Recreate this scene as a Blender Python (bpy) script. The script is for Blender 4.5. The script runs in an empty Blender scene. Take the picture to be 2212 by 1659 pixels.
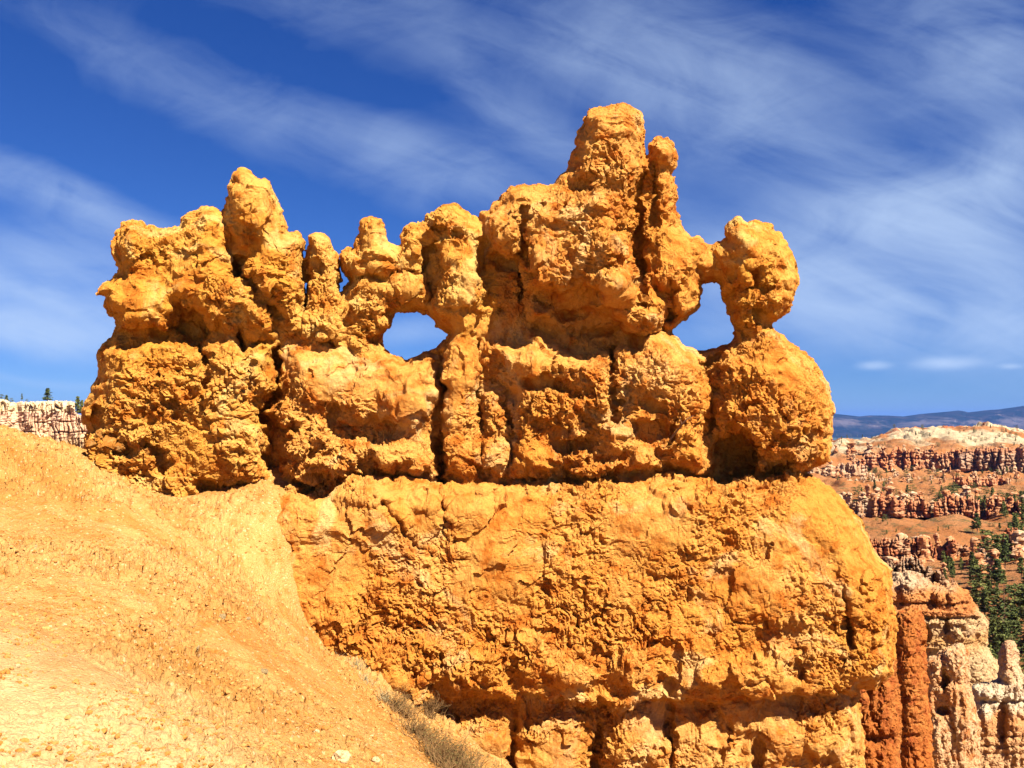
import bpy, math, random
import numpy as np

# ------------------------------------------------------------------ camera, sky, sun, exposure
sc = bpy.context.scene
COL = sc.collection
F = 1777.0                                     # focal length in units of a 2212-wide picture
PITCH = math.radians(2.58)
cam_d = bpy.data.cameras.new('camera'); cam = bpy.data.objects.new('camera', cam_d); COL.objects.link(cam)
cam_d.sensor_width = 36.0; cam_d.lens = F / 2212 * 36.0
cam_d.clip_start = 0.05; cam_d.clip_end = 120000
cam.location = (0, 0, 0); cam.rotation_euler = (math.pi / 2 + PITCH, 0, 0)
sc.camera = cam

SUN_EL = math.radians(48); SUN_AZ = math.radians(139)          # azimuth clockwise from +y: right and behind the camera
sv = np.array([math.sin(SUN_AZ) * math.cos(SUN_EL), math.cos(SUN_AZ) * math.cos(SUN_EL), math.sin(SUN_EL)])
sun_d = bpy.data.lights.new('sun', 'SUN'); sun = bpy.data.objects.new('sun', sun_d); COL.objects.link(sun)
sun_d.energy = 5.0; sun_d.angle = math.radians(0.5); sun_d.color = (1.0, 0.93, 0.80)
sun.rotation_euler = (math.pi / 2 - SUN_EL, 0, math.pi - SUN_AZ)
sun.location = (20, -20, 40)
sc.view_settings.view_transform = 'Standard'; sc.view_settings.look = 'None'
sc.view_settings.exposure = 1.92; sc.cycles.diffuse_bounces = 3; sc.view_settings.gamma = 1.0

world = bpy.data.worlds.new('World'); sc.world = world; world.use_nodes = True


class NT:
    """small node-tree builder"""
    def __init__(s, tree): s.t = tree; s.n = tree.nodes; s.l = tree.links
    def add(s, kind, **kw):
        nd = s.n.new(kind)
        for k, v in kw.items(): setattr(nd, k, v)
        return nd
    def put(s, sock, v):
        if hasattr(v, 'is_output'): s.l.new(v, sock)
        else: sock.default_value = v
    def math(s, op, a, b=0.0, c=0.0, clamp=False):
        nd = s.add('ShaderNodeMath', operation=op); nd.use_clamp = clamp
        s.put(nd.inputs[0], a); s.put(nd.inputs[1], b); s.put(nd.inputs[2], c)
        return nd.outputs[0]
    def vmath(s, op, a, b=(0, 0, 0)):
        nd = s.add('ShaderNodeVectorMath', operation=op)
        s.put(nd.inputs[0], a); s.put(nd.inputs[1], b)
        return nd.outputs[0]
    def mapr(s, v, a, b, c=0.0, d=1.0, smooth=False):
        nd = s.add('ShaderNodeMapRange'); nd.interpolation_type = 'SMOOTHSTEP' if smooth else 'LINEAR'
        for i, x in enumerate((v, a, b, c, d)): s.put(nd.inputs[i], x)
        return nd.outputs[0]
    def mix(s, f, a, b, mode='MIX'):
        nd = s.add('ShaderNodeMix', data_type='RGBA', blend_type=mode)
        s.put(nd.inputs[0], f); s.put(nd.inputs[6], a); s.put(nd.inputs[7], b)
        return nd.outputs[2]
    def noise(s, vec, scale, detail=4.0, rough=0.55, dist=0.0, kind='FBM'):
        nd = s.add('ShaderNodeTexNoise'); nd.noise_type = kind
        s.put(nd.inputs['Vector'], vec); nd.inputs['Scale'].default_value = scale
        nd.inputs['Detail'].default_value = detail; nd.inputs['Roughness'].default_value = rough
        nd.inputs['Distortion'].default_value = dist
        return nd.outputs[0]
    def voronoi(s, vec, scale, feature='F1', out=0):
        nd = s.add('ShaderNodeTexVoronoi', feature=feature)
        s.put(nd.inputs['Vector'], vec); nd.inputs['Scale'].default_value = scale
        return nd.outputs[out]
    def base(s, c, b, k=.73):
        s.l.new(s.mix(1.0, c, (k, k, k, 1), 'MULTIPLY'), b.inputs['Base Color'])
    def scale(s, vec, xyz):
        return s.vmath('MULTIPLY', vec, xyz)


def build_world():
    T = NT(world.node_tree); T.n.clear()
    out = T.add('ShaderNodeOutputWorld'); bg = T.add('ShaderNodeBackground')
    sky = T.add('ShaderNodeTexSky', sky_type='NISHITA')
    sky.sun_disc = False; sky.sun_elevation = SUN_EL; sky.sun_rotation = SUN_AZ
    sky.altitude = 2600; sky.air_density = 1.0; sky.dust_density = 0.2; sky.ozone_density = 3.0
    hs = T.add('ShaderNodeHueSaturation'); hs.inputs['Hue'].default_value = 0.5
    hs.inputs['Saturation'].default_value = 1.0; hs.inputs['Value'].default_value = 1.0
    # cirrus: positions are directions in the sky (x/y, z/y), shapes are gaussian streaks broken by noise
    tc = T.add('ShaderNodeTexCoord'); sep = T.add('ShaderNodeSeparateXYZ'); T.l.new(tc.outputs['Generated'], sep.inputs[0])
    cr = T.add('ShaderNodeValToRGB'); el = cr.color_ramp.elements; el.new(.5)     # clear, dry high-desert air: deeper blue than the model's
    for e, (p, c3) in zip(el, ((0.0, (.24, .34, .52)), (.5, (.150, .31, .61)), (1.0, (.095, .28, .67)))): e.position = p; e.color = (*c3, 1)
    T.l.new(T.mapr(sep.outputs[2], 0.0, 0.5), cr.inputs[0])
    T.l.new(T.mix(1.0, sky.outputs[0], cr.outputs[0], 'MULTIPLY'), hs.inputs['Color'])
    ay = T.math('MAXIMUM', T.math('ABSOLUTE', sep.outputs[1]), 0.05)
    U = T.math('DIVIDE', sep.outputs[0], ay); V = T.math('DIVIDE', sep.outputs[2], ay)
    comb = T.add('ShaderNodeCombineXYZ'); T.l.new(U, comb.inputs[0]); T.l.new(V, comb.inputs[1])
    UV = comb.outputs[0]
    wob = T.noise(UV, 2.2, 3.0)
    def streak(cu, cv, ru, rv, ang, amp):
        small = ru * F < 150 and rv * F < 20
        a = math.radians(ang); ca, sa = math.cos(a), math.sin(a)
        du = T.math('SUBTRACT', U, cu); dv = T.math('SUBTRACT', V, cv)
        dv = T.math('ADD', dv, T.math('MULTIPLY', T.math('SUBTRACT', wob, 0.5), 0.012 if small else 0.10))
        p = T.math('ADD', T.math('MULTIPLY', du, ca), T.math('MULTIPLY', dv, sa))
        q = T.math('SUBTRACT', T.math('MULTIPLY', dv, ca), T.math('MULTIPLY', du, sa))
        r2 = T.math('ADD', T.math('POWER', T.math('ABSOLUTE', T.math('DIVIDE', p, ru)), 2.0), T.math('POWER', T.math('ABSOLUTE', T.math('DIVIDE', q, rv)), 2.0))
        return T.math('MULTIPLY', T.math('EXPONENT', T.math('MULTIPLY', r2, -1.0)), amp)
    def px(u, v): return ((u - 1106) / F, (909 - v) / F)
    S = [  # centre in photo pixels, radii in pixels, tilt, strength
        (620, 270, 620, 72, -24, .24), (950, 345, 320, 60, -20, .36), (130, 410, 360, 50, -20, .60), (60, 560, 360, 80, -6, .62),
        (90, 712, 280, 40, -4, 1.5), (100, 640, 260, 30, -8, .8), (1000, 30, 700, 130, -8, .12), (1250, 330, 260, 110, -30, .2), (2000, 560, 300, 150, 0, .25), (140, 815, 200, 12, -2, .4), (1500, 130, 330, 150, -35, .34), (1760, 290, 360, 150, -40, .38), (1120, 240, 190, 42, -30, .28),
        (1050, 80, 420, 90, -14, .16), (2140, 110, 230, 150, -20, .60), (1980, 440, 320, 80, 14, .70),
        (2150, 480, 190, 110, 0, .70), (1900, 690, 440, 90, -5, .80), (1720, 600, 340, 70, -14, .60), (2055, 783, 62, 11, 3, 1.7), (1890, 790, 30, 8, 2, 1.6), (2185, 789, 22, 5, 0, 1.0), (2190, 660, 120, 70, -20, .5),
        (890, 715, 120, 28, -3, .55), (2200, 330, 200, 60, 20, .25), (1300, 130, 240, 90, -40, .18), (300, 130, 420, 50, -24, .12), (1520, 740, 110, 30, 0, .3)]
    tot = None
    for (u, v, ru, rv, an, am) in S:
        cu, cv = px(u, v); k = streak(cu, cv, ru / F, rv / F, an, am)
        tot = k if tot is None else T.math('ADD', tot, k)
    # fibres, drawn out along the streak direction
    rot = T.add('ShaderNodeVectorRotate'); rot.inputs['Angle'].default_value = math.radians(22)
    rot.rotation_type = 'Z_AXIS'; T.l.new(UV, rot.inputs['Vector'])
    n1 = T.noise(T.scale(rot.outputs[0], (1.6, 9.0, 1)), 2.4, 7.0, 0.55, 0.5)
    n2 = T.noise(T.scale(UV, (1.0, 1.9, 1)), 6.0, 8.0, 0.6, 0.8)
    nn = T.math('ADD', T.math('MULTIPLY', n1, 0.6), T.math('MULTIPLY', n2, 0.6))
    nn = T.mapr(nn, 0.34, 0.84, 0.25, 1.4)
    fac = T.math('MULTIPLY', tot, nn)
    thin = T.mapr(n2, 0.42, 0.75, 0.0, 0.06)
    fac = T.math('ADD', fac, thin); fac = T.math('MAXIMUM', T.math('SUBTRACT', fac, 0.07), 0.0)
    fac = T.math('SUBTRACT', 1.0, T.math('EXPONENT', T.math('MULTIPLY', fac, -0.95)))
    cloud = (3.1, 4.0, 5.4, 1)
    c = T.mix(fac, hs.outputs[0], cloud)
    T.l.new(c, bg.inputs[0]); bg.inputs[1].default_value = 0.050
    T.l.new(bg.outputs[0], out.inputs[0])
build_world()


# ------------------------------------------------------------------ noise toolbox (numpy)
def _hash(ix, iy, iz, seed):
    h = (ix.astype(np.uint32) * np.uint32(374761393)) ^ (iy.astype(np.uint32) * np.uint32(668265263)) ^ (iz.astype(np.uint32) * np.uint32(2147483647 - 58)) ^ np.uint32((seed * 1274126177) & 0xffffffff)
    h = (h ^ (h >> np.uint32(13))) * np.uint32(1274126177)
    h = (h ^ (h >> np.uint32(16))) * np.uint32(2246822519)
    return h ^ (h >> np.uint32(15))
def _u(h, k):
    return ((h >> np.uint32(k)) & np.uint32(0x3ff)).astype(np.float32) / 1023.0
def perlin(P, seed=0):
    P = np.asarray(P, np.float32); i = np.floor(P).astype(np.int64); f = P - i; w = f * f * f * (f * (f * 6 - 15) + 10)
    r = 0
    for dx in (0, 1):
        for dy in (0, 1):
            for dz in (0, 1):
                h = _hash(i[:, 0] + dx, i[:, 1] + dy, i[:, 2] + dz, seed)
                g = ((_u(h, 0) * 2 - 1) * (f[:, 0] - dx) + (_u(h, 10) * 2 - 1) * (f[:, 1] - dy) + (_u(h, 20) * 2 - 1) * (f[:, 2] - dz))
                r = r + g * (w[:, 0] if dx else 1 - w[:, 0]) * (w[:, 1] if dy else 1 - w[:, 1]) * (w[:, 2] if dz else 1 - w[:, 2])
    return r * 1.5
def fbm(P, o=4, seed=0, g=0.5, lac=2.03):
    r = 0; a = 1.0; P = np.asarray(P, np.float32)
    for k in range(o):
        r = r + a * perlin(P, seed + k * 7); P = P * lac + 11.3; a *= g
    return r
def worley(P, seed=0):
    """F1, F2 and a faceted height: every cell is a plane with its own tilt"""
    P = np.asarray(P, np.float32); b = np.floor(P - 0.5).astype(np.int64)
    F1 = np.full(len(P), 9.0, np.float32); F2 = F1.copy(); fac = np.zeros(len(P), np.float32)
    for dx in (0, 1):
        for dy in (0, 1):
            for dz in (0, 1):
                cx, cy, cz = b[:, 0] + dx, b[:, 1] + dy, b[:, 2] + dz
                h = _hash(cx, cy, cz, seed); h2 = _hash(cy, cz, cx, seed + 31)
                ox = P[:, 0] - (cx + 0.5 + (_u(h, 0) - .5) * .8); oy = P[:, 1] - (cy + 0.5 + (_u(h, 10) - .5) * .8); oz = P[:, 2] - (cz + 0.5 + (_u(h, 20) - .5) * .8)
                d = np.sqrt(ox * ox + oy * oy + oz * oz)
                v = (_u(h2, 0) - .5) * ox * 2.4 + (_u(h2, 10) - .5) * oy * 2.4 + (_u(h2, 20) - .5) * oz * 2.4 + (_u(h, 5) - .5) * 0.8
                m = d < F1
                F2 = np.where(m, F1, np.minimum(F2, d)); fac = np.where(m, v, fac); F1 = np.where(m, d, F1)
    return F1, F2, fac
def sstep(a, b, x):
    t = np.clip((x - a) / (b - a), 0, 1); return t * t * (3 - 2 * t)
def n2(u, v, s, seed, o=3):
    sh = u.shape
    return fbm(np.stack([u.ravel() / s, v.ravel() / s, np.full(u.size, 0.37 + seed)], 1), o, seed).reshape(sh)

CP, SP = math.cos(PITCH), math.sin(PITCH)
def ray(u, v, Y):
    """photo pixel (2212 wide) at depth Y -> world point"""
    a = (np.asarray(u, float) - 1106) / F; b = (829.5 - np.asarray(v, float)) / F
    k = Y / (CP - b * SP)
    return np.stack([a * k, np.broadcast_to(np.asarray(Y, float), np.shape(a * k)), (SP + b * CP) * k], -1)
def project(P):
    y, z = P[:, 1], P[:, 2]
    zc = y * CP + z * SP; b = (z * CP - y * SP) / zc
    return P[:, 0] / zc * F + 1106, 829.5 - b * F

def poly_sdf(poly, u, v):
    """distance to the outline in pixels, positive inside"""
    p = np.array(poly, np.float32); n = len(p); d = np.full(u.shape, 1e9, np.float32); ins = np.zeros(u.shape, bool)
    for i in range(n):
        ax, ay = p[i]; bx, by = p[(i + 1) % n]; ex, ey = bx - ax, by - ay
        t = np.clip(((u - ax) * ex + (v - ay) * ey) / max(ex * ex + ey * ey, 1e-6), 0, 1)
        d = np.minimum(d, (u - ax - t * ex) ** 2 + (v - ay - t * ey) ** 2)
        if ay != by:
            c = ((ay > v) != (by > v)) & (u < (v - ay) * ex / (by - ay) + ax); ins ^= c
    d = np.sqrt(d); return np.where(ins, d, -d)
def line_dist(pts, u, v):
    p = np.array(pts, np.float32); d = np.full(u.shape, 1e9, np.float32)
    for i in range(len(p) - 1):
        ax, ay = p[i]; ex, ey = p[i + 1] - p[i]
        t = np.clip(((u - ax) * ex + (v - ay) * ey) / max(ex * ex + ey * ey, 1e-6), 0, 1)
        d = np.minimum(d, (u - ax - t * ex) ** 2 + (v - ay - t * ey) ** 2)
    return np.sqrt(d)

# ------------------------------------------------------------------ object helpers
def mesh_from(name, V, faces):
    """V (n,3); faces (m,k) int array or list of such arrays"""
    me = bpy.data.meshes.new(name); fl = faces if isinstance(faces, list) else [faces]
    me.vertices.add(len(V)); me.vertices.foreach_set('co', np.asarray(V, np.float32).ravel())
    nl = sum(f.size for f in fl); nf = sum(len(f) for f in fl)
    me.loops.add(nl); me.loops.foreach_set('vertex_index', np.concatenate([f.ravel() for f in fl]).astype(np.int32))
    me.polygons.add(nf)
    tot = np.concatenate([np.full(len(f), f.shape[1]) for f in fl]).astype(np.int32)
    st = np.concatenate([[0], np.cumsum(tot)[:-1]]).astype(np.int32)
    me.polygons.foreach_set('loop_start', st)
    try: me.polygons.foreach_set('loop_total', tot)
    except Exception: pass
    me.update(calc_edges=True); me.validate()
    return me
def smooth(me, on=True):
    me.polygons.foreach_set('use_smooth', np.full(len(me.polygons), on)); me.update()
def obj(name, me, mat=None, parent=None, loc=(0, 0, 0)):
    o = bpy.data.objects.new(name, me); COL.objects.link(o); o.location = loc
    if mat and not me.materials: me.materials.append(mat)
    if parent: o.parent = parent
    return o
def tag(o, label=None, cat=None, group=None, kind=None):
    if label: o['label'] = label
    if cat: o['category'] = cat
    if group: o['group'] = group
    if kind: o['kind'] = kind
    return o
def empty(name, loc, label, cat, group=None):
    return tag(obj(name, None, None, None, loc), label, cat, group)

def remesh(V, faces, voxel):
    me = mesh_from('tmp', V, faces); o = bpy.data.objects.new('tmp', me); COL.objects.link(o)
    m = o.modifiers.new('r', 'REMESH'); m.mode = 'VOXEL'; m.voxel_size = voxel; m.adaptivity = 0
    dg = bpy.context.evaluated_depsgraph_get(); ev = o.evaluated_get(dg); em = ev.to_mesh()
    co = np.empty(len(em.vertices) * 3, np.float32); em.vertices.foreach_get('co', co)
    no = np.empty(len(em.vertices) * 3, np.float32); em.vertices.foreach_get('normal', no)
    q = np.empty(len(em.loops), np.int32); em.loops.foreach_get('vertex_index', q)
    q = q.reshape(-1, 4)
    ev.to_mesh_clear(); bpy.data.objects.remove(o); bpy.data.meshes.remove(me)
    return co.reshape(-1, 3), no.reshape(-1, 3), q

def shell(U, Vv, inside, Yf, Yb):
    """closed mesh between a front and a back depth map over the inside cells of a pixel grid"""
    H, W = U.shape
    cell = inside[:-1, :-1] & inside[1:, :-1] & inside[:-1, 1:] & inside[1:, 1:]
    idx = np.arange(H * W).reshape(H, W); N = H * W
    a, b, c, d = idx[:-1, :-1], idx[:-1, 1:], idx[1:, 1:], idx[1:, :-1]
    fr = np.stack([a[cell], d[cell], c[cell], b[cell]], 1); bk = np.stack([a[cell], b[cell], c[cell], d[cell]], 1) + N
    cp = np.pad(cell, 1); sides = []
    for (dy, dx, p, q) in ((-1, 0, a, b), (0, 1, b, c), (1, 0, c, d), (0, -1, d, a)):
        nb = cp[1 + dy:1 + dy + cell.shape[0], 1 + dx:1 + dx + cell.shape[1]]
        m = cell & ~nb
        sides.append(np.stack([p[m], q[m], q[m] + N, p[m] + N], 1))
    fs = np.concatenate([fr, bk] + sides)
    P = np.concatenate([ray(U, Vv, Yf).reshape(-1, 3), ray(U, Vv, Yb).reshape(-1, 3)])
    used = np.unique(fs); mp = np.full(2 * N, -1, np.int64); mp[used] = np.arange(len(used))
    return P[used], mp[fs]
def blur(a, n=1):
    for _ in range(n):
        p = np.pad(a, 1, mode='edge'); a = (p[:-2, 1:-1] + p[2:, 1:-1] + p[1:-1, :-2] + p[1:-1, 2:] + 2 * a) / 6
    return a
def cap(s, R, e=0.5):
    g = np.clip(s / R, 0, 1); return (1 - (1 - g) ** 2.5) ** .58

# ------------------------------------------------------------------ materials
def rock_mat(name, cols, bump=1.0, fine=1.0, band=None, pale=None, hue_scale=0.5, k=.73):
    """cols: three base colours mixed by noise; band: (list of (z, colour)) horizontal strata"""
    m = bpy.data.materials.new(name); m.use_nodes = True; T = NT(m.node_tree)
    b = T.n['Principled BSDF']; b.inputs['Roughness'].default_value = 0.95; b.inputs['Specular IOR Level'].default_value = 0.12
    tc = T.add('ShaderNodeTexCoord'); O = tc.outputs['Object']
    O = T.scale(O, (fine, fine, fine))
    nA = T.noise(O, hue_scale, 5.0, 0.6, 0.4); nB = T.noise(O, 3.1, 6.0, 0.62)
    c = T.mix(T.mapr(nA, 0.42, 0.58), (*cols[0], 1), (*cols[1], 1))
    c = T.mix(T.mapr(nB, 0.48, 0.64), c, (*cols[2], 1))
    if band:
        geo = T.add('ShaderNodeNewGeometry'); sep = T.add('ShaderNodeSeparateXYZ'); T.l.new(geo.outputs['Position'], sep.inputs[0])
        z = T.math('ADD', sep.outputs[2], T.math('MULTIPLY', T.math('SUBTRACT', nA, 0.5), band[0]))
        cr = T.add('ShaderNodeValToRGB'); el = cr.color_ramp.elements
        z0, z1 = band[1][0][0], band[1][-1][0]
        while len(el) < len(band[1]): el.new(0.5)
        for e, (zz, col) in zip(el, band[1]): e.position = (zz - z0) / (z1 - z0); e.color = (*col, 1)
        T.l.new(T.mapr(z, z0, z1), cr.inputs[0])
        c = T.mix(band[2], c, cr.outputs[0])
    if pale:
        nP = T.noise(O, pale[1], 4.0, 0.6, 0.8)
        c = T.mix(T.math('MULTIPLY', T.mapr(nP, pale[2], pale[2] + 0.12, smooth=True), pale[3]), c, (*pale[0], 1))
    nR = T.noise(T.scale(O, (1.0, 1.0, .28)), 1.9, 6.0, .65, .5)
    c = T.mix(T.math('MULTIPLY', T.mapr(nR, .56, .70, smooth=True), .6), c, (*cols[2], 1))
    # small scale mottling of the stone itself
    nS = T.noise(O, 26.0, 5.0, 0.7)
    c = T.mix(0.42, c, T.mix(T.mapr(nS, 0.3, 0.7), (0.72, 0.62, 0.5, 1), (1.22, 1.25, 1.35, 1)), 'MULTIPLY')
    T.base(c, b, k)
    v1 = T.voronoi(T.vmath('ADD', T.scale(O, (1.0, 1.0, 0.55)), T.scale(nB, (0.5, 0.5, 0.5)) if False else (0, 0, 0)), 13.0)
    h1 = T.noise(T.scale(O, (1.0, 1.0, .7)), 17.0, 9.0, 0.78, 0.5); h2 = T.noise(T.scale(O, (1.0, 1.0, 0.6)), 48.0, 5.0, 0.75)
    hh = T.math('ADD', T.math('MULTIPLY', h1, 0.9), T.math('ADD', T.math('MULTIPLY', v1, 0.35), T.math('MULTIPLY', h2, 0.30)))
    bp = T.add('ShaderNodeBump'); bp.inputs['Strength'].default_value = 1.0; bp.inputs['Distance'].default_value = 0.060 * bump / fine
    T.l.new(hh, bp.inputs['Height']); T.l.new(bp.outputs[0], b.inputs['Normal'])
    return m
ORANGE = [(0.56, 0.230, 0.034), (0.61, 0.292, 0.064), (0.46, 0.135, 0.014)]
M_ROCK = rock_mat('orange_limestone', ORANGE, 1.0, 1.0, k=.81, pale=((0.62, 0.39, 0.15), 0.9, 0.54, 0.65))
M_GOLD = rock_mat('golden_limestone', [(0.56, 0.246, 0.032), (0.61, 0.305, 0.062), (0.46, 0.145, 0.014)], 1.0, k=.81, pale=((0.62, 0.41, 0.13), 1.1, 0.54, 0.65))
M_PALE = rock_mat('peach_limestone', [(0.56, 0.245, 0.042), (0.60, 0.305, 0.080), (0.48, 0.165, 0.022)], 1.0, k=.81, pale=((0.62, 0.39, 0.17), 1.0, 0.54, 0.5))

# ------------------------------------------------------------------ the windowed rock fin
YC = 14.0
OUT = [(262,482),(280,473),(311,478),(321,495),(351,490),(381,490),(398,467),(415,463),(435,446),(459,448),(483,460),(489,436),(494,396),(506,372),(520,361),(540,374),(563,386),(584,389),(595,409),(607,446),(617,470),(624,497),(641,497),(651,510),(658,521),(659,640),(662,640),(661,560),(665,507),(681,500),(702,507),(712,524),(725,558),(735,595),(736,630),(740,628),(755,605),(742,585),(737,554),(742,541),(766,536),(772,524),(779,507),(789,477),(801,465),(820,473),(831,494),(838,524),(855,530),(867,523),(867,506),(877,491),(894,484),(916,479),(921,462),(946,450),(965,442),(980,442),(1000,454),(1017,469),(1036,479),(1044,457),(1056,445),(1075,437),(1085,425),(1100,408),(1112,403),(1134,397),(1156,398),(1186,399),(1205,388),(1218,366),(1230,354),(1232,330),(1245,316),(1245,295),(1262,268),(1262,254),(1274,236),(1286,229),(1303,229),(1325,223),(1340,222),(1361,227),(1382,248),(1387,276),(1391,306),(1397,335),(1401,325),(1404,309),(1416,297),(1440,297),(1456,312),(1463,325),(1462,343),(1453,364),(1451,380),(1462,404),(1462,426),(1462,456),(1474,484),(1480,502),(1496,515),(1511,512),(1520,524),(1526,530),(1545,531),(1560,524),(1569,515),(1569,499),(1575,481),(1594,470),(1615,478),(1633,473),(1658,479),(1676,496),(1689,505),(1698,524),(1707,542),(1716,570),(1722,591),(1728,607),(1716,628),(1713,649),(1704,671),(1686,692),(1667,703),(1689,720),(1710,739),(1741,757),(1759,775),(1771,800),(1787,831),(1802,858),(1802,877),(1799,916),(1793,947),(1793,978),(1790,996),(1771,1005),(1753,1017),(1741,1020),(1771,1036),(1802,1063),(1826,1085),(1846,1103),(1860,1128),(1877,1153),(1884,1180),(1898,1204),(1923,1229),(1928,1284),(1934,1367),(1929,1450),(1915,1469),(1887,1485),(1854,1490),(1856,1518),(1862,1560),(1868,1587),(1863,1659),(1863,1900),(300,1900),(220,1500),(185,1250),(178,1040),(178,977),(180,947),(191,928),(178,904),(176,891),(184,876),(187,866),(202,846),(197,833),(208,827),(214,799),(208,767),(210,753),(222,738),(237,730),(247,703),(243,686),(221,662),(225,642),(210,637),(208,622),(230,605),(247,591),(245,568),(240,521),(250,507)]
HOLE1 = [(849,677),(868,669),(892,669),(911,676),(929,683),(947,705),(967,720),(953,741),(932,754),(911,757),(901,769),(877,774),(858,769),(837,757),(825,738),(825,717),(843,706),(848,689)]
HOLE2 = [(1551,616),(1545,606),(1526,614),(1517,617),(1522,631),(1509,643),(1508,665),(1486,686),(1474,696),(1453,714),(1474,739),(1486,751),(1523,757),(1542,751),(1575,745),(1584,732),(1587,711),(1572,680),(1560,650)]
# name, material, centre offset, bulge, rounding radius, polygon
B = [
 ('shoulder', M_GOLD, .05, .75, 75, [(200,440),(400,430),(483,440),(500,520),(520,590),(560,650),(604,690),(600,735),(520,745),(440,722),(330,712),(215,735),(190,620),(220,500)]),
 ('spire', M_GOLD, .22, .72, 62, [(483,340),(600,360),(640,480),(662,500),(659,640),(655,692),(621,728),(600,700),(570,659),(535,625),(513,585),(504,541),(490,494),(480,440)]),
 ('slab', M_GOLD, .10, .50, 36, [(661,480),(720,480),(742,560),(742,640),(750,676),(749,709),(745,745),(708,742),(681,725),(662,703),(660,600)]),
 ('arch', M_GOLD, .02, .48, 45, [(728,500),(790,440),(850,500),(925,460),(925,560),(926,664),(915,680),(892,666),(868,666),(846,677),(845,690),(840,706),(822,717),(822,738),(834,757),(830,790),(770,785),(755,760),(745,700),(735,645),(725,560)]),
 ('pillar', M_GOLD, .22, .74, 62, [(915,440),(980,420),(1036,475),(1052,520),(1056,600),(1048,700),(1030,735),(985,762),(950,768),(930,756),(953,741),(970,720),(947,703),(929,681),(920,660),(916,560)]),
 ('column', M_ROCK, .22, .30, 26, [(1052,560),(1090,555),(1100,640),(1092,700),(1075,740),(1046,730)]),
 ('column', M_ROCK, .26, .34, 26, [(1095,580),(1135,565),(1148,640),(1125,680),(1134,730),(1085,742),(1092,650)]),
 ('boulder', M_ROCK, .10, 1.15, 130, [(1030,400),(1100,380),(1205,370),(1260,392),(1330,396),(1372,440),(1388,520),(1392,600),(1422,640),(1428,690),(1400,712),(1330,722),(1240,742),(1180,724),(1134,700),(1128,640),(1100,565),(1050,560),(1036,500)]),
 ('pinnacle', M_ROCK, .12, .80, 72, [(1195,405),(1220,340),(1240,250),(1290,200),(1400,220),(1396,330),(1392,420),(1385,520),(1360,480),(1300,420)]),
 ('hoodoo', M_ROCK, -.10, .42, 36, [(1394,320),(1400,280),(1480,290),(1470,380),(1475,470),(1490,520),(1430,560),(1392,480),(1390,380)]),
 ('buttress', M_ROCK, .18, .62, 60, [(1386,420),(1410,440),(1440,480),(1482,495),(1526,525),(1530,620),(1522,631),(1509,643),(1508,665),(1486,686),(1453,716),(1432,724),(1420,640),(1392,600),(1382,500)]),
 ('bridge', M_ROCK, -.25, .34, 40, [(1500,520),(1560,515),(1565,612),(1545,606),(1526,614),(1500,640)]),
 ('knob', M_GOLD, .05, .85, 85, [(1545,500),(1600,450),(1690,470),(1745,600),(1715,690),(1669,706),(1650,735),(1655,755),(1590,755),(1584,732),(1587,711),(1572,680),(1556,650),(1545,606),(1540,560)]),
 ('block', M_GOLD, .10, .98, 100, [(150,735),(237,725),(330,705),(440,712),(500,702),(560,730),(600,722),(618,740),(600,800),(588,860),(574,900),(582,960),(586,1035),(560,1052),(500,1062),(420,1085),(400,1200),(150,1100)]),
 ('block', M_ROCK, .05, .92, 85, [(612,732),(640,740),(700,755),(745,742),(770,765),(825,755),(858,769),(877,774),(901,769),(925,757),(950,770),(955,850),(948,940),(955,1000),(958,1038),(850,1032),(760,1030),(700,1050),(640,1045),(600,1020),(588,960),(584,890),(600,840)]),
 ('column', M_ROCK, .44, .50, 36, [(947,768),(985,712),(1025,720),(1036,800),(1030,900),(1040,1000),(1046,1035),(957,1040),(948,900)]),
 ('column', M_ROCK, .44, .40, 32, [(1035,880),(1060,840),(1090,850),(1104,930),(1108,1030),(1048,1042),(1036,960)]),
 ('block', M_ROCK, .12, 1.0, 100, [(1030,730),(1080,722),(1150,712),(1240,745),(1300,760),(1330,732),(1347,716),(1380,738),(1440,712),(1480,735),(1525,775),(1545,850),(1540,900),(1537,1015),(1440,1022),(1350,1030),(1270,1038),(1200,1035),(1100,1038),(1090,850),(1040,790)]),
 ('boulder', M_ROCK, .10, 1.25, 125, [(1520,790),(1550,760),(1600,728),(1670,700),(1760,700),(1850,860),(1820,990),(1753,1020),(1700,1012),(1640,1028),(1560,1026),(1538,1015),(1534,860)]),
 ('ledge', M_ROCK, .05, 1.45, 130, [(330,1110),(560,1046),(620,1030),(700,1046),(760,1004),(850,1014),(950,1018),(1100,1018),(1270,1014),(1440,1002),(1640,1004),(1741,994),(1900,1060),(1980,1250),(1970,1480),(1887,1492),(1854,1498),(1750,1506),(1600,1518),(1500,1526),(1420,1520),(1330,1528),(1200,1520),(1080,1512),(950,1518),(880,1534),(780,1534),(420,1480),(340,1250)]),
 ('base', M_PALE, .07, 1.22, 60, [(700,1440),(1950,1440),(1950,1950),(700,1950)]),
]
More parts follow.
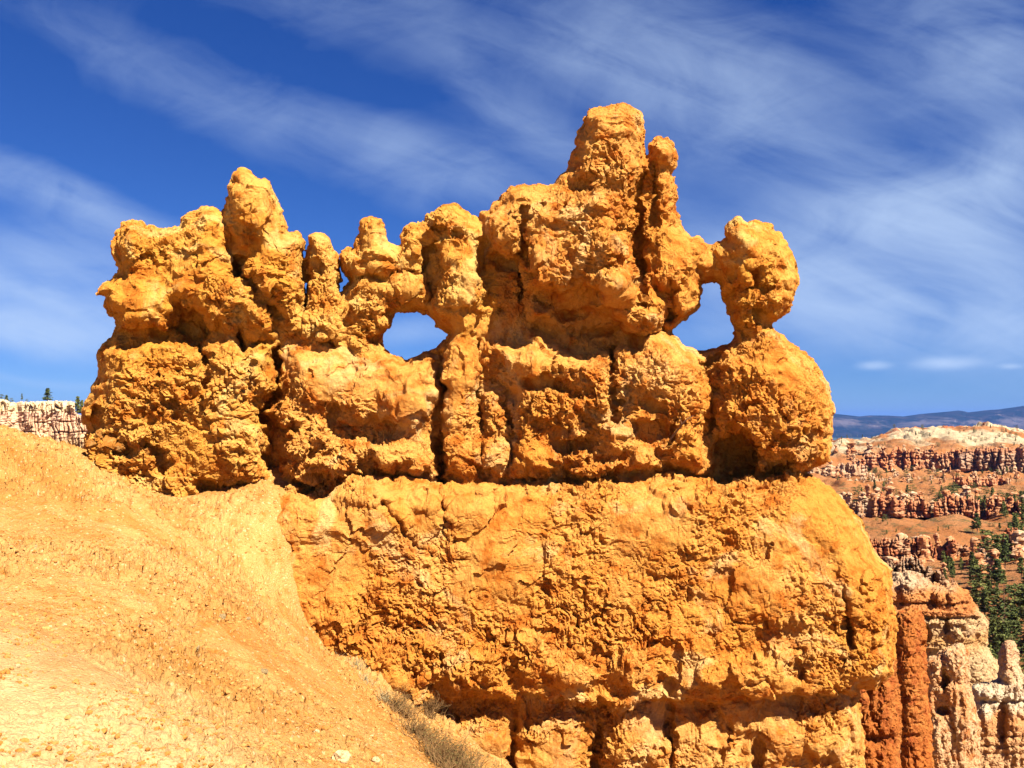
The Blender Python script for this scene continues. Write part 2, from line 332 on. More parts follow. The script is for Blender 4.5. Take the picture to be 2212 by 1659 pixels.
# bumps (+) and hollows (-): centre, radii in px, tilt, height in m
BUMP = [
 # left shoulder and its brow
 (282,530,36,52,0,.16),(300,650,72,58,10,.34),(225,625,26,18,0,.15),(400,545,62,55,0,.10),(450,560,55,50,0,.16),(455,500,45,45,0,.14),(450,635,105,62,20,.42),(540,660,60,45,40,.25),(415,705,58,42,15,-.55),(350,735,30,22,0,-.12),(255,560,22,60,0,-.18),(520,735,16,40,5,-.35),(440,755,12,38,0,-.28),(480,690,40,26,20,.20),(300,700,45,30,0,.15),
 (545,440,45,80,-5,.18),(575,560,50,110,-8,.16),(505,590,18,40,20,-.2),(560,625,50,28,55,-.22),(545,700,26,50,10,.10),(630,600,26,110,0,.10),(497,400,10,30,10,-.15),
 # slab, arch
 (695,600,34,90,0,.10),(690,700,40,38,0,.14),(690,575,26,14,20,-.12),(715,735,30,12,0,-.15),
 (800,510,26,48,0,.12),(760,570,26,32,0,.12),(815,560,38,40,0,.12),(895,520,34,40,0,.14),(800,640,55,36,0,.20),(880,620,48,30,0,.14),(770,680,22,46,0,.16),(810,700,36,26,0,.14),(835,690,20,20,0,.14),(790,596,46,9,5,-.10),(885,592,44,8,0,-.14),(800,735,40,14,0,-.10),(780,750,22,40,0,.12),
 # pillar
 (975,480,50,46,0,.12),(935,590,20,85,0,-.34),(1000,590,46,80,0,.22),(945,500,16,20,0,-.14),(985,655,36,40,0,.16),(1000,700,34,34,0,.14),(1020,630,24,50,0,.12),(1042,560,14,50,0,-.12),
 # big head
 (1080,500,46,56,10,.14),(1095,570,50,18,30,-.2),(1180,450,70,50,0,.16),(1290,480,90,80,0,.22),(1200,560,70,66,0,.30),(1320,560,80,66,10,.25),(1350,620,66,52,0,.28),(1335,497,34,14,0,-.16),(1260,625,120,46,5,.16),(1225,648,90,40,0,-.42),(1250,700,120,34,0,-.40),(1345,690,70,30,-6,.14),(1130,470,16,40,10,-.22),(1128,540,14,60,0,-.2),(1150,600,20,60,0,.1),(1400,655,24,40,0,.12),
 # pinnacle and hoodoo
 (1325,270,55,46,0,.12),(1290,340,34,70,8,.12),(1350,350,42,80,0,.16),(1235,365,16,40,20,-.10),(1310,430,70,36,20,.16),(1385,430,12,80,4,-.25),(1433,330,28,34,0,.18),(1440,440,20,60,0,.12),(1412,420,16,90,0,-.22),
 (1430,520,40,50,0,.14),(1440,600,44,46,0,.20),(1385,560,7,90,0,-.3),(1480,570,34,60,0,.10),(1450,632,22,24,0,-.22),(1448,668,16,34,30,-.2),(1480,650,26,40,30,.12),(1512,600,16,40,0,-.15),(1350,480,6,8,0,0),
 # knob
 (1600,520,36,42,0,.18),(1655,540,50,50,0,.14),(1630,590,60,40,0,.12),(1585,590,18,24,0,-.10),(1625,598,14,26,0,-.12),(1690,620,34,40,0,.12),(1650,650,44,26,0,.16),(1618,672,20,50,0,.10),(1655,690,40,20,30,-.22),(1612,715,16,26,0,-.16),(1575,650,14,40,20,-.18),(1640,622,80,8,5,-.10),
 # left block
 (260,820,60,80,0,.12),(480,800,66,90,10,.22),(565,800,30,60,0,.14),(380,850,70,100,20,.14),(300,890,60,60,30,.10),(470,950,90,60,0,.12),(440,805,8,70,0,-.14),(535,800,8,56,10,-.12),(205,905,20,28,0,-.26),(260,960,50,22,25,-.26),(340,985,50,20,40,-.24),(440,1047,34,16,0,-.3),(420,900,80,26,20,-.06),(230,945,26,20,0,.12),(300,955,34,26,0,.16),
 # second block
 (680,820,60,60,0,.10),(760,850,60,70,0,.08),(880,850,66,90,0,.26),(800,930,90,30,0,-.26),(740,900,40,30,0,-.2),(640,960,34,30,0,.16),(640,925,46,10,0,-.2),(700,945,30,34,0,.20),(700,1000,30,26,0,.16),(780,975,46,26,0,.16),(850,975,56,30,10,.22),(740,1000,30,30,0,.24),(840,1000,30,24,20,.16),(900,1000,40,26,10,.18),(600,950,22,80,0,-.34),(668,940,8,50,0,-.18),(670,1045,40,16,0,-.22),(905,1012,26,18,0,.1),(690,1062,50,16,0,-.35),(785,735,16,16,0,.1),
 # columns and third block
 (990,760,36,40,0,.10),(990,830,34,44,0,.08),(995,900,30,40,0,.10),(985,980,40,50,0,.12),(1070,900,28,40,0,.10),(1075,980,28,50,0,.10),(950,900,5,140,0,-.2),(1034,800,4,80,0,-.2),
 (1170,790,60,46,0,.16),(1250,780,55,60,15,.22),(1200,870,80,60,30,.14),(1300,850,50,80,0,.28),(1390,790,70,60,0,.14),(1450,850,80,70,0,.14),(1320,790,10,50,5,-.2),(1330,870,14,46,0,-.24),(1180,830,60,22,10,-.22),(1330,950,55,40,0,.24),(1400,930,50,30,0,-.22),(1400,1000,46,28,0,.24),(1450,960,32,22,0,.16),(1490,930,36,40,0,.22),(1500,910,34,22,0,-.14),(1490,990,44,34,0,.20),(1260,960,60,22,0,-.18),(1150,985,44,26,0,.18),(1180,1015,36,20,0,.18),(1230,985,44,20,0,.18),(1280,1015,50,20,0,.20),(1330,1010,40,20,0,.14),(1130,940,40,30,0,.12),(1240,930,40,26,20,.12),(1410,880,40,16,30,-.12),(1380,830,24,40,10,.10),
 # right boulder and its recess
 (1590,975,56,62,0,-.85),(1640,1000,80,30,0,-.30),(1620,940,50,40,0,.16),(1700,850,90,90,0,.12),(1660,930,40,34,0,.10),(1740,900,50,60,0,.14),(1700,990,80,34,0,.10),(1740,985,26,16,0,-.14),(1560,1035,90,14,0,-.3),(1640,780,60,50,0,.12),(1540,790,26,30,20,-.22),(1640,1012,20,26,0,.22),
 # ledge: hollows and the row of knuckles on its lower lip
 (800,1060,80,34,0,.18),(930,1080,50,34,0,.10),(760,1120,90,70,0,.06),(840,1120,50,70,30,.12),(960,1110,8,60,8,-.14),(1010,1100,60,46,0,.10),(1110,1200,140,100,0,.08),(1500,1150,170,110,0,.10),(1750,1150,120,100,0,.06),(1860,1300,70,120,0,.14),(1700,1280,120,80,20,.12),(1500,1330,120,60,10,-.12),(1180,1340,100,50,10,-.08),(1330,1350,90,50,20,-.08),(1640,1380,100,50,0,-.12),(1830,1340,16,70,-8,-.30),(760,1330,60,80,20,.10),
 (830,1450,66,56,0,.22),(930,1420,70,50,30,.20),(960,1470,60,40,-30,-.08),(1020,1450,60,46,0,.26),(1075,1430,50,60,0,.10),(1110,1450,22,50,0,-.08),(1150,1420,60,60,0,.22),(1240,1450,70,46,0,.20),(1300,1490,60,20,0,-.1),(1380,1440,80,50,0,.20),(1290,1425,40,30,30,-.08),(1460,1440,60,50,0,-.08),(1560,1460,60,40,0,.22),(1620,1450,46,46,0,.16),(1500,1475,50,26,0,.1),(1440,1480,20,20,0,-.2),(1680,1440,60,46,0,.10),(1720,1450,30,30,0,-.16),(1800,1430,80,60,20,.10),(1870,1420,50,60,0,.14),(1590,1350,60,60,30,.10),
 # base wall
 (1030,1590,60,60,0,.12),(1060,1600,50,90,20,.18),(1200,1620,90,110,0,.24),(1110,1620,12,90,0,-.16),(1290,1640,14,90,0,-.2),(1360,1600,60,90,0,.20),(1500,1620,100,90,0,.18),(1450,1600,10,80,0,-.2),(1560,1590,18,60,0,-.14),(1640,1620,18,50,0,-.22),(1700,1600,90,80,0,.18),(1800,1610,60,90,0,.16),(1590,1540,46,40,0,.15),(1860,1640,60,50,0,.1),(1740,1650,60,20,0,-.2),
]
CRACK = [  # polyline, width px, depth m
 ([(572,880),(590,860),(600,800),(605,745)],7,.45),([(575,900),(582,960),(590,1030)],9,.5),([(659,500),(660,600),(660,700)],4,.7),
 ([(955,770),(952,850),(950,940),(957,1040)],5,.4),([(1032,740),(1032,850),(1038,1000)],3,.3),([(1130,500),(1127,570),(1132,640)],6,.4),
 ([(1384,470),(1386,560),(1395,660)],4,.5),([(700,1040),(760,1032),(850,1034),(950,1038),(1100,1038),(1270,1036),(1440,1024),(1560,1030),(1640,1028),(1750,1018)],4,.12),
 ([(833,1090),(850,1130),(890,1170),(940,1200)],5,.16),([(955,1060),(962,1110),(975,1130)],5,.14),([(1120,1500),(1112,1560),(1108,1640)],3,.2),([(1290,1550),(1296,1659)],3,.22),
 ([(1110,1385),(1108,1440),(1090,1485)],3,.10),([(1285,1430),(1290,1490)],3,.10),([(1440,1500),(1450,1600)],3,.25),([(500,545),(505,590),(530,620)],4,.25),
 ([(1480,905),(1455,930),(1440,960)],4,.25),([(640,880),(700,890),(760,880)],4,.10),([(380,900),(440,930),(520,925)],4,.10),([(300,760),(340,800),(350,860)],3,.08),([(1800,1280),(1830,1330),(1845,1400)],4,.15),
 ([(1320,760),(1322,830),(1345,870)],4,.22),([(1125,500),(1150,470),(1170,430)],4,.15),([(1230,330),(1262,360),(1275,400)],4,.12),([(880,1390),(930,1420),(1000,1425)],4,.15),([(230,860),(300,900),(330,940)],3,.08),
]

def build_fin():
    st = 2
    us = np.arange(160, 1960, st); vs = np.arange(205, 1790, st)
    U, V = np.meshgrid(us.astype(np.float32), vs.astype(np.float32))
    j = n2(U, V, 26, 3, 3) * 5.0; k = n2(U, V, 26, 9, 3) * 5.0
    Us, Vs = U + j * .8, V + k * .8                                   # ragged outline
    s = poly_sdf(OUT, Us, Vs); s = np.minimum(s, -poly_sdf(HOLE1, Us, Vs)); s = np.minimum(s, -poly_sdf(HOLE2, Us, Vs))
    big = n2(U, V, 80, 21, 2)
    q_ = np.stack([U.ravel() / 17, V.ravel() / 17, U.ravel() * 0 + .4], 1); _, _, fj = worley(q_, 71); _, _, fk = worley(q_ * 2.3, 72)
    s = s + (fj.reshape(U.shape) * 3.2 + fk.reshape(U.shape) * 1.6) * sstep(90, 20, np.abs(s))       # chipped, angular outline
    Uw, Vw = U + j * 2.2 + big * 8, V + k * 2.2
    edge = cap(np.maximum(s, 0), 22, .5)
    h = 0.58 * cap(np.maximum(s, 0), 60) ; lab = np.full(U.shape, -1, np.int32)
    best = h.copy() - .2
    for bi, (nm, mt, c, H, R, poly) in enumerate(B):
        p = np.array(poly); x0, x1 = p[:, 0].min() - 30, p[:, 0].max() + 30; y0, y1 = p[:, 1].min() - 30, p[:, 1].max() + 30
        i0, i1 = np.searchsorted(vs, [y0, y1]); j0, j1 = np.searchsorted(us, [x0, x1]); sl = (slice(i0, i1), slice(j0, j1))
        R = R * .82; d = poly_sdf(poly, Uw[sl], Vw[sl]); d = np.minimum(d, s[sl] * 1.0 + 0)
        if nm in ('block', 'boulder', 'ledge', 'shoulder'):             # steep undercut foot, long shoulder on top
            R = R * (1.15 - (1.03 if nm == 'ledge' else .80) * np.clip((V[sl] - y0 - 40) / max(y1 - y0 - 80, 1), 0, 1))
        hb = c * edge[sl] + H * cap(np.maximum(d, 0), R, .5)
        if nm == 'ledge': hb = hb + .22 * np.clip((V[sl] - 1040) / 440, 0, 1) * edge[sl]
        if nm == 'base': hb = hb - .02
        hb = np.where(d > 0, hb, -9)
        cur = h[sl]; kk = .13                                       # slightly rounded union, creases stay
        t = np.clip(.5 + .5 * (hb - cur) / kk, 0, 1)
        h[sl] = cur * (1 - t) + hb * t + kk * t * (1 - t)
        L = lab[sl]; Bs = best[sl]; m = (hb > Bs); L[m] = bi; Bs[m] = hb[m]; lab[sl] = L; best[sl] = Bs
    h0 = h.copy(); low_part = {i for i, b in enumerate(B) if b[0] in ('ledge', 'base')}
    for (cx, cy, rx, ry, an, hh) in BUMP:
        r = max(rx, ry) + 25
        i0, i1 = np.searchsorted(vs, [cy - r, cy + r]); j0, j1 = np.searchsorted(us, [cx - r, cx + r]); sl = (slice(i0, i1), slice(j0, j1))
        a = math.radians(an); du, dv = Uw[sl] - cx, Vw[sl] - cy
        p = (du * math.cos(a) + dv * math.sin(a)) / rx; q = (-du * math.sin(a) + dv * math.cos(a)) / ry
        rr = p * p + q * q; own = lab[min(int((cy - vs[0]) / st), len(vs) - 1), min(int((cx - us[0]) / st), len(us) - 1)]
        k_ = edge[sl] * ((lab[sl] == own) if own in low_part else 1.0)
        if hh > 0: h[sl] += hh * 1.08 * (.45 * np.sqrt(np.clip(1 - rr, 0, 1)) + .55 * np.clip(1 - rr, 0, 1)) * k_
        else: h[sl] += hh * (1 - sstep(.25, 1.05, rr)) * (.6 if cy > 1080 and rx > 45 else (1.35 if cy < 1035 else 1.0)) * k_
    for (pts, w, dd) in CRACK:
        p = np.array(pts); i0, i1 = np.searchsorted(vs, [p[:, 1].min() - 30, p[:, 1].max() + 30]); j0, j1 = np.searchsorted(us, [p[:, 0].min() - 30, p[:, 0].max() + 30]); sl = (slice(i0, i1), slice(j0, j1))
        d = line_dist(pts, Uw[sl], Vw[sl]); ww = w * (1 + .6 * big[sl])
        h[sl] -= dd * (1 - sstep(.3, 1.3, d / np.maximum(ww, 1.5))) * edge[sl]
    h = np.maximum(blur(h, 2), .03 + .12 * cap(np.maximum(s, 0), 40))
    hb = .05 + .95 * cap(np.maximum(s, 0), 110) + .6 * np.clip((V - 1000) / 500, 0, 1)
    Pt, Fs = shell(U, V, s > 0, YC - h, YC + hb)
    co, no, q = remesh(Pt, Fs, 0.020)
    # displacement: low swells, chiselled facets at three sizes, grooves, pits
    u, v = project(co); iu = np.clip(((u - us[0]) / st).astype(int), 0, len(us) - 1); iv = np.clip(((v - vs[0]) / st).astype(int), 0, len(vs) - 1)
    edge_v = np.clip(s[iv, iu] / 30.0, .48, 1)
    W = fbm(co * 1.7, 3, 40)[:, None] * np.array([.22, .22, .16], np.float32) + fbm(co * 6.0, 2, 44)[:, None] * np.array([.035, .03, -.035], np.float32) + co
    rough = sstep(-.22, .36, fbm(co * .75, 3, 5) - .04)               # where the face is broken, where it is smooth
    rough = rough * (1 - .35 * sstep(1050, 1090, v) * sstep(1380, 1300, v))
    rough = rough * (1 - .6 * sstep(1425, 1465, v) * sstep(1540, 1505, v))
    low = sstep(1240, 1380, v) * sstep(1470, 1430, v) * sstep(1540, 1480, v)                 # hatched lower half of the ledge
    knub = sstep(880, 960, v) * sstep(1060, 1030, v)
    rough = np.clip(rough * (1 + .3 * low) + .45 * low + .35 * knub, 0, 1.2)
    d = .035 * fbm(co * 1.1, 3, 50)
    F1, F2, fc = worley(W * np.array([.85, .85, .75]) + 3.3, 8); d += np.where(v > 1030, .06, .12) * fc * sstep(0, .22, F2 - F1)
    F1, F2, fc = worley(W * np.array([1.5, 1.5, 1.3]), 1); d += .06 * fc
    F1, F2, fc = worley(W * np.array([3.6, 3.6, 2.9]), 6); d += (.15 + .9 * rough) * (.034 * fc - .022 * (1 - sstep(0, .12, F2 - F1)))
    # grooves and chips running down and to the right
    ca, sa = math.cos(math.radians(30)), math.sin(math.radians(30))
    R = np.stack([W[:, 0] * ca + W[:, 2] * sa, W[:, 1], -W[:, 0] * sa + W[:, 2] * ca], 1)
    amp = (.14 + 1.0 * rough)
    # shingled fracture steps: slow rise, sudden drop towards the lower left
    wp = fbm(co * 1.3, 3, 91)
    msk = sstep(-.1, .35, perlin(co * 2.6, 95)) * amp
    for fr, am, sd, ex in ((2.2, .050, 92, 0.), (5.2, .030, 93, .8), (11.0, .016, 94, 2.1)):
        t = R[:, 0] * fr * .9 + R[:, 2] * fr * .35 + wp * 1.5 + .7 * perlin(co * fr * .9, sd) + ex
        fr_ = t - np.floor(t); saw = np.where(fr_ > .12, (fr_ - .12) / .88, 1 - fr_ / .12)
        d -= am * (saw - .5) * msk if fr < 3 else am * (saw - .5) * amp * sstep(-.3, .3, perlin(co * fr * .35, sd + 9))
    F1, F2, fc = worley(R * np.array([13., 9.0, 3.4]), 2); d += amp * (.012 * fc - .016 * (1 - sstep(0, .25, F2 - F1)))
    d += .022 * fbm(W * np.array([7., 7., 1.6]), 3, 120) * sstep(-.2, .3, perlin(co * .9, 121)) + np.where(v > 1030, .012, .024) * np.round(fbm(W * np.array([.8, .8, 4.6]), 2, 122) * 2.6) * sstep(.0, .4, perlin(co * .8, 123))
    df = 0
    F1, F2, fc = worley(R * np.array([26., 18., 8.]), 3); df += amp * (.015 * fc - .017 * (1 - sstep(0, .25, F2 - F1)))
    df += .020 * fbm(co * 8.5, 3, 60, .6) * (.3 + rough)
    pit = perlin(W * np.array([6.0, 6.0, 4.2]), 77); df -= .05 * sstep(.38, .60, pit) * (.3 + rough)
    d = d * edge_v + df * np.maximum(edge_v, .7)
    co = co + no * d[:, None].astype(np.float32)
    # split into the named parts
    fcn = co[q].mean(1); u, v = project(fcn); iu = np.clip(((u - us[0]) / st).astype(int), 0, len(us) - 1); iv = np.clip(((v - vs[0]) / st).astype(int), 0, len(vs) - 1)
    lc = lab[::4, ::4]; keepm = np.zeros(lc.shape, bool)                # every part stays one piece
    for bi, blk in enumerate(B):
        m = lc == bi
        if not m.any(): continue
        bestm = None; left = m.copy()
        while left.sum() > (0 if bestm is None else bestm.sum()):
            i, j = np.argwhere(left)[0]; g = np.zeros(m.shape, bool); g[i, j] = True
            while True:
                p = np.pad(g, 1); g2 = (p[:-2, 1:-1] | p[2:, 1:-1] | p[1:-1, :-2] | p[1:-1, 2:] | g) & left
                if g2.sum() == g.sum(): break
                g = g2
            left &= ~g
            if bestm is None or g.sum() > bestm.sum(): bestm = g
        keepm |= bestm
    kk_ = np.repeat(np.repeat(keepm, 4, 0), 4, 1)[:lab.shape[0], :lab.shape[1]]; lab = np.where(kk_ | (lab < 0), lab, -1)
    for _ in range(40):                                              # cells without a label take a neighbour's
        m = lab < 0
        if not m.any(): break
        for ax, sh in ((0, 1), (0, -1), (1, 1), (1, -1)):
            r = np.roll(lab, sh, ax); lab = np.where((lab < 0) & (r >= 0), r, lab)
    fl = lab[iv, iu]; fl[fl < 0] = 0; fcn = None
    base = np.array([0.5, 14.0, -6.0])
    root = empty('rock_fin', base, 'huge orange limestone fin with two windows, spires and a balanced knob, on the slope edge', 'rock formation')
    def nm_of(i): return {'shoulder': 'boulder'}.get(B[i][0], B[i][0])
    for bi in range(len(B)):
        ids = np.where(fl == bi)[0]
        if not len(ids): continue
        vl = np.arange(len(co)); qq = q[ids]
        while True:
            mn = vl[qq].min(1); nv = vl.copy(); np.minimum.at(nv, qq.ravel(), np.repeat(mn, 4)); nv = nv[nv]
            if (nv == vl).all(): break
            vl = nv
        comp = vl[qq[:, 0]]; u_, n_ = np.unique(comp, return_counts=True)
        if len(u_) < 2: continue
        for cu, cn in zip(u_, n_):
            if cu == u_[n_.argmax()]: continue
            if cn > 2500: B.append((nm_of(bi), B[bi][1], 0, 0, 0, None)); fl[ids[comp == cu]] = len(B) - 1
            else: fl[ids[comp == cu]] = -2
    for _ in range(500):
        bad = np.where(fl < 0)[0]
        if not len(bad): break
        vlab = np.full(len(co), -1); ok = fl >= 0; vlab[q[ok].ravel()] = np.repeat(fl[ok], 4); nb = vlab[q[bad]].max(1)
        if (nb < 0).all(): break
        fl[bad] = np.where(nb >= 0, nb, -2)
    for bi, (nm, mt, c, H, R, poly) in enumerate(B):
        m = fl == bi
        if not m.any(): continue
        qq = q[m]; used = np.unique(qq); mp = np.full(len(co), -1, np.int64); mp[used] = np.arange(len(used))
        me = mesh_from(nm, co[used] - base.astype(np.float32), mp[qq]); smooth(me, False)
        obj(nm, me, mt, root)
    print('FIN', len(co), len(q))
build_fin()

# ------------------------------------------------------------------ near ground: slope falling to the right
def tps_fit(P, z, lam=1e-3):
    n = len(P); D = np.sqrt(((P[:, None] - P[None]) ** 2).sum(-1)); K = np.where(D > 0, D * D * np.log(D + 1e-9), 0) + lam * np.eye(n)
    A = np.zeros((n + 3, n + 3)); A[:n, :n] = K; A[:n, n] = 1; A[:n, n + 1:] = P; A[n, :n] = 1; A[n + 1:, :n] = P.T
    return np.linalg.solve(A, np.concatenate([z, np.zeros(3)])), P
def tps_eval(fit, Q):
    w, P = fit; n = len(P); r = np.full(len(Q), w[n]) + Q @ w[n + 1:]
    for i in range(n):
        d2 = ((Q - P[i]) ** 2).sum(1); r += w[i] * .5 * d2 * np.log(d2 + 1e-12)
    return r
GP = [(0,1659,3.9),(300,1659,4.3),(600,1659,5.2),(850,1659,6.8),(1000,1659,8.6),(1090,1659,10.6),(0,1450,5.3),(300,1450,6.1),(600,1500,7.1),(800,1560,8.5),(950,1590,10.3),
      (0,1250,7.6),(300,1250,8.7),(550,1300,10.2),(700,1420,10.9),(0,1080,10.8),(250,1080,11.5),(450,1130,12.05),(0,924,12.6),(190,974,13.4),(330,1044,13.5),(430,1064,13.3),(560,1075,12.75),(620,1110,12.62),(635,1190,12.5),(650,1290,12.45),(800,1440,12.2),(880,1512,12.15),(1000,1600,12.0),(710,1110,13.7),(730,1290,13.4),(880,1440,13.0),(500,1040,14.2)]
gq = np.array([ray(a, b, c) for a, b, c in GP])
extra = np.array([(0, 0, -1.65), (-3, 0, -1.6), (-8, 0, -1.2), (2.5, 0, -2.4), (4, 5, -5.2), (3, 10, -7), (2, 14, -7.6), (9, 5, -9), (8, 13, -11), (16, 18, -17), (-8.5, 18, -2.6), (-4, 20, -5.0), (-6.5, 15.5, -1.5), (-16, 16, -.8), (-14, 5, .3), (-20, 30, -4), (-12, 34, -10),
                  (0, 26, -12), (14, 34, -22), (30, 30, -26), (30, 0, -18), (-40, 10, 2), (55, 60, -40), (0, 65, -36), (-40, 65, -20), (60, 10, -34), (25, 62, -40)], float)
GFIT = tps_fit(np.concatenate([gq[:, :2], extra[:, :2]]), np.concatenate([gq[:, 2], extra[:, 2]]), 1e-2)
def ground_z(X, Y, detail=True):
    Q = np.stack([X, Y], 1); z = tps_eval(GFIT, Q)
    if detail:
        near = 1.0
        W = fbm(np.stack([X * .5, Y * .5, X * 0], 1), 2, 11)
        # shallow rills running down-slope (towards +x, slightly towards the camera)
        t = (Y * .86 + X * .50) + W * .8
        z += .10 * perlin(np.stack([t * .8, X * .12, X * 0 + 3], 1), 12) - .07 * np.abs(perlin(np.stack([t * 1.9, X * .22, X * 0 + 8], 1), 19)) * sstep(4.5, 7.5, Y) + .05 * fbm(np.stack([X * .8, Y * .8, X * 0], 1), 3, 14)
    return z
def soil_detail(P, n):
    d = .030 * fbm(P * 2.6, 3, 81)
    # crumbly crust: long low ledges crossing the slope, chips, pits
    msk = sstep(-.35, .30, fbm(P * .6, 2, 83))
    W = P + fbm(P * 2.1, 2, 86)[:, None] * np.array([.12, .12, .12])
    t = (W[:, 2] * 3.1 + W[:, 1] * 1.2 - W[:, 0] * .5) + .9 * perlin(P * 1.5, 87); fr = t - np.floor(t)
    d += .022 * np.where(fr > .1, (fr - .1) / .9, 1 - fr / .1) * msk * sstep(-.1, .4, perlin(P * 1.2, 90))
    F1, F2, fc = worley(W * 7.0, 84); d += msk * (.055 * fc - .060 * (1 - sstep(0, .2, F2 - F1)))
    F1, F2, fc = worley(W * 18.0, 85); d += (.35 + .75 * msk) * (.017 * fc - .017 * (1 - sstep(0, .2, F2 - F1)))
    pit = perlin(P * 3.2, 88); d -= .045 * sstep(.38, .55, pit) * msk
    near = sstep(3.0, 5.6, P[:, 1] + .55 * P[:, 0])
    return d * (.30 + .70 * near)
def ground_mat():
    m = bpy.data.materials.new('crumbled_limestone_soil'); m.use_nodes = True; T = NT(m.node_tree)
    b = T.n['Principled BSDF']; b.inputs['Roughness'].default_value = 1.0; b.inputs['Specular IOR Level'].default_value = 0.05
    O = T.add('ShaderNodeTexCoord').outputs['Object']
    sep = T.add('ShaderNodeSeparateXYZ'); T.l.new(O, sep.inputs[0])
    n1 = T.noise(T.scale(O, (.5, 1.0, 1.0)), 0.7, 5.0, .6, .5)
    c = T.mix(T.mapr(n1, .38, .62), (.48, .235, .062, 1), (.55, .305, .100, 1))
    n3 = T.noise(O, 5.5, 6.0, .7); c = T.mix(T.mapr(n3, .5, .7), c, (.40, .150, .024, 1))
    rot = T.add('ShaderNodeVectorRotate'); rot.rotation_type = 'Z_AXIS'; rot.inputs['Angle'].default_value = math.radians(30); T.l.new(O, rot.inputs['Vector'])
    nW = T.noise(T.scale(rot.outputs[0], (.30, 2.2, .5)), 1.0, 6.0, .62, .5)          # wash streaks running down the slope
    c = T.mix(T.math('MULTIPLY', T.mapr(nW, .50, .60, smooth=True), .40), c, (.40, .155, .026, 1))
    nG = T.noise(O, 34.0, 4.0, .7); c = T.mix(T.math('MULTIPLY', T.mapr(nG, .52, .62), .35), c, (.30, .11, .02, 1))
    # trodden pale path around the camera
    w = T.math('ADD', T.math('MULTIPLY', sep.outputs[1], 1.0), T.math('MULTIPLY', sep.outputs[0], 0.55))
    w = T.math('ADD', w, T.math('MULTIPLY', T.math('SUBTRACT', T.noise(O, 1.3, 5.0, .65), .5), 3.2))
    f = T.mapr(w, 5.4, 2.0, smooth=True)
    c = T.mix(T.math('MULTIPLY', f, .85), c, (.74, .54, .26, 1))
    nS = T.noise(O, 60.0, 4.0, .75)
    c = T.mix(.45, c, T.mix(T.mapr(nS, .3, .7), (.74, .64, .52, 1), (1.25, 1.28, 1.4, 1)), 'MULTIPLY')
    v = T.voronoi(O, 45.0, 'F1', 1); sv_ = T.add('ShaderNodeSeparateColor'); T.l.new(v, sv_.inputs[0])
    c = T.mix(T.math('MULTIPLY', T.math('GREATER_THAN', sv_.outputs[0], .965), .5), c, (.66, .48, .26, 1))
    T.base(c, b)
    h = T.math('ADD', T.noise(O, 22.0, 8.0, .75), T.math('MULTIPLY', T.voronoi(O, 42.0), -.35))
    bp = T.add('ShaderNodeBump'); bp.inputs['Distance'].default_value = .036; T.l.new(h, bp.inputs['Height']); T.l.new(bp.outputs[0], b.inputs['Normal'])
    return m
M_SOIL = ground_mat()
def build_ground():
    us = np.concatenate([np.linspace(-5200, -60, 90)[:-1], np.arange(-60, 1180, 2.6), np.linspace(1180, 7000, 120)])
    Ys = np.concatenate([np.linspace(.25, 3.2, 30)[:-1], 3.2 * np.exp(np.arange(0, math.log(16.5 / 3.2), .0030)), 16.5 * np.exp(np.linspace(0, math.log(72 / 16.5), 90))[1:]])
    U, Y = np.meshgrid(us, Ys); X = (U - 1106) / F * Y
    sh = X.shape; x, y = X.ravel(), Y.ravel(); z = ground_z(x, y)
    P = np.stack([x, y, z], 1).astype(np.float32)
    P[:, 2] += soil_detail(P, None)
    idx = np.arange(P.shape[0]).reshape(sh)
    f = np.stack([idx[:-1, :-1].ravel(), idx[:-1, 1:].ravel(), idx[1:, 1:].ravel(), idx[1:, :-1].ravel()], 1)
    me = mesh_from('ground', P, f); smooth(me); o = obj('ground', me, M_SOIL); tag(o, kind='structure')
    # a patch under and behind the camera
    gx, gy = np.meshgrid(np.linspace(-40, 60, 60), np.linspace(-30, .9, 30)); z = ground_z(gx.ravel(), gy.ravel()) - .02
    z = np.where(gy.ravel() < 0, ground_z(gx.ravel(), gy.ravel() * 0) - .02, z)
    idx = np.arange(gx.size).reshape(gx.shape); f = np.stack([idx[:-1, :-1].ravel(), idx[:-1, 1:].ravel(), idx[1:, 1:].ravel(), idx[1:, :-1].ravel()], 1)
    me = mesh_from('ground', np.stack([gx.ravel(), gy.ravel(), z], 1), f); smooth(me); tag(obj('ground', me, M_SOIL), kind='structure')
    print('GROUND', len(P))
build_ground()

def ground_hit(u, v, y0=1.5, y1=40):
    """where the sight line through a photo point meets the near ground"""
    Y = np.linspace(y0, y1, 1600); P = ray(np.full(1600, float(u)), np.full(1600, float(v)), Y)
    m = P[:, 2] <= ground_z(P[:, 0], P[:, 1]) ; i = int(np.argmax(m)) if m.any() else -1
    return P[i]

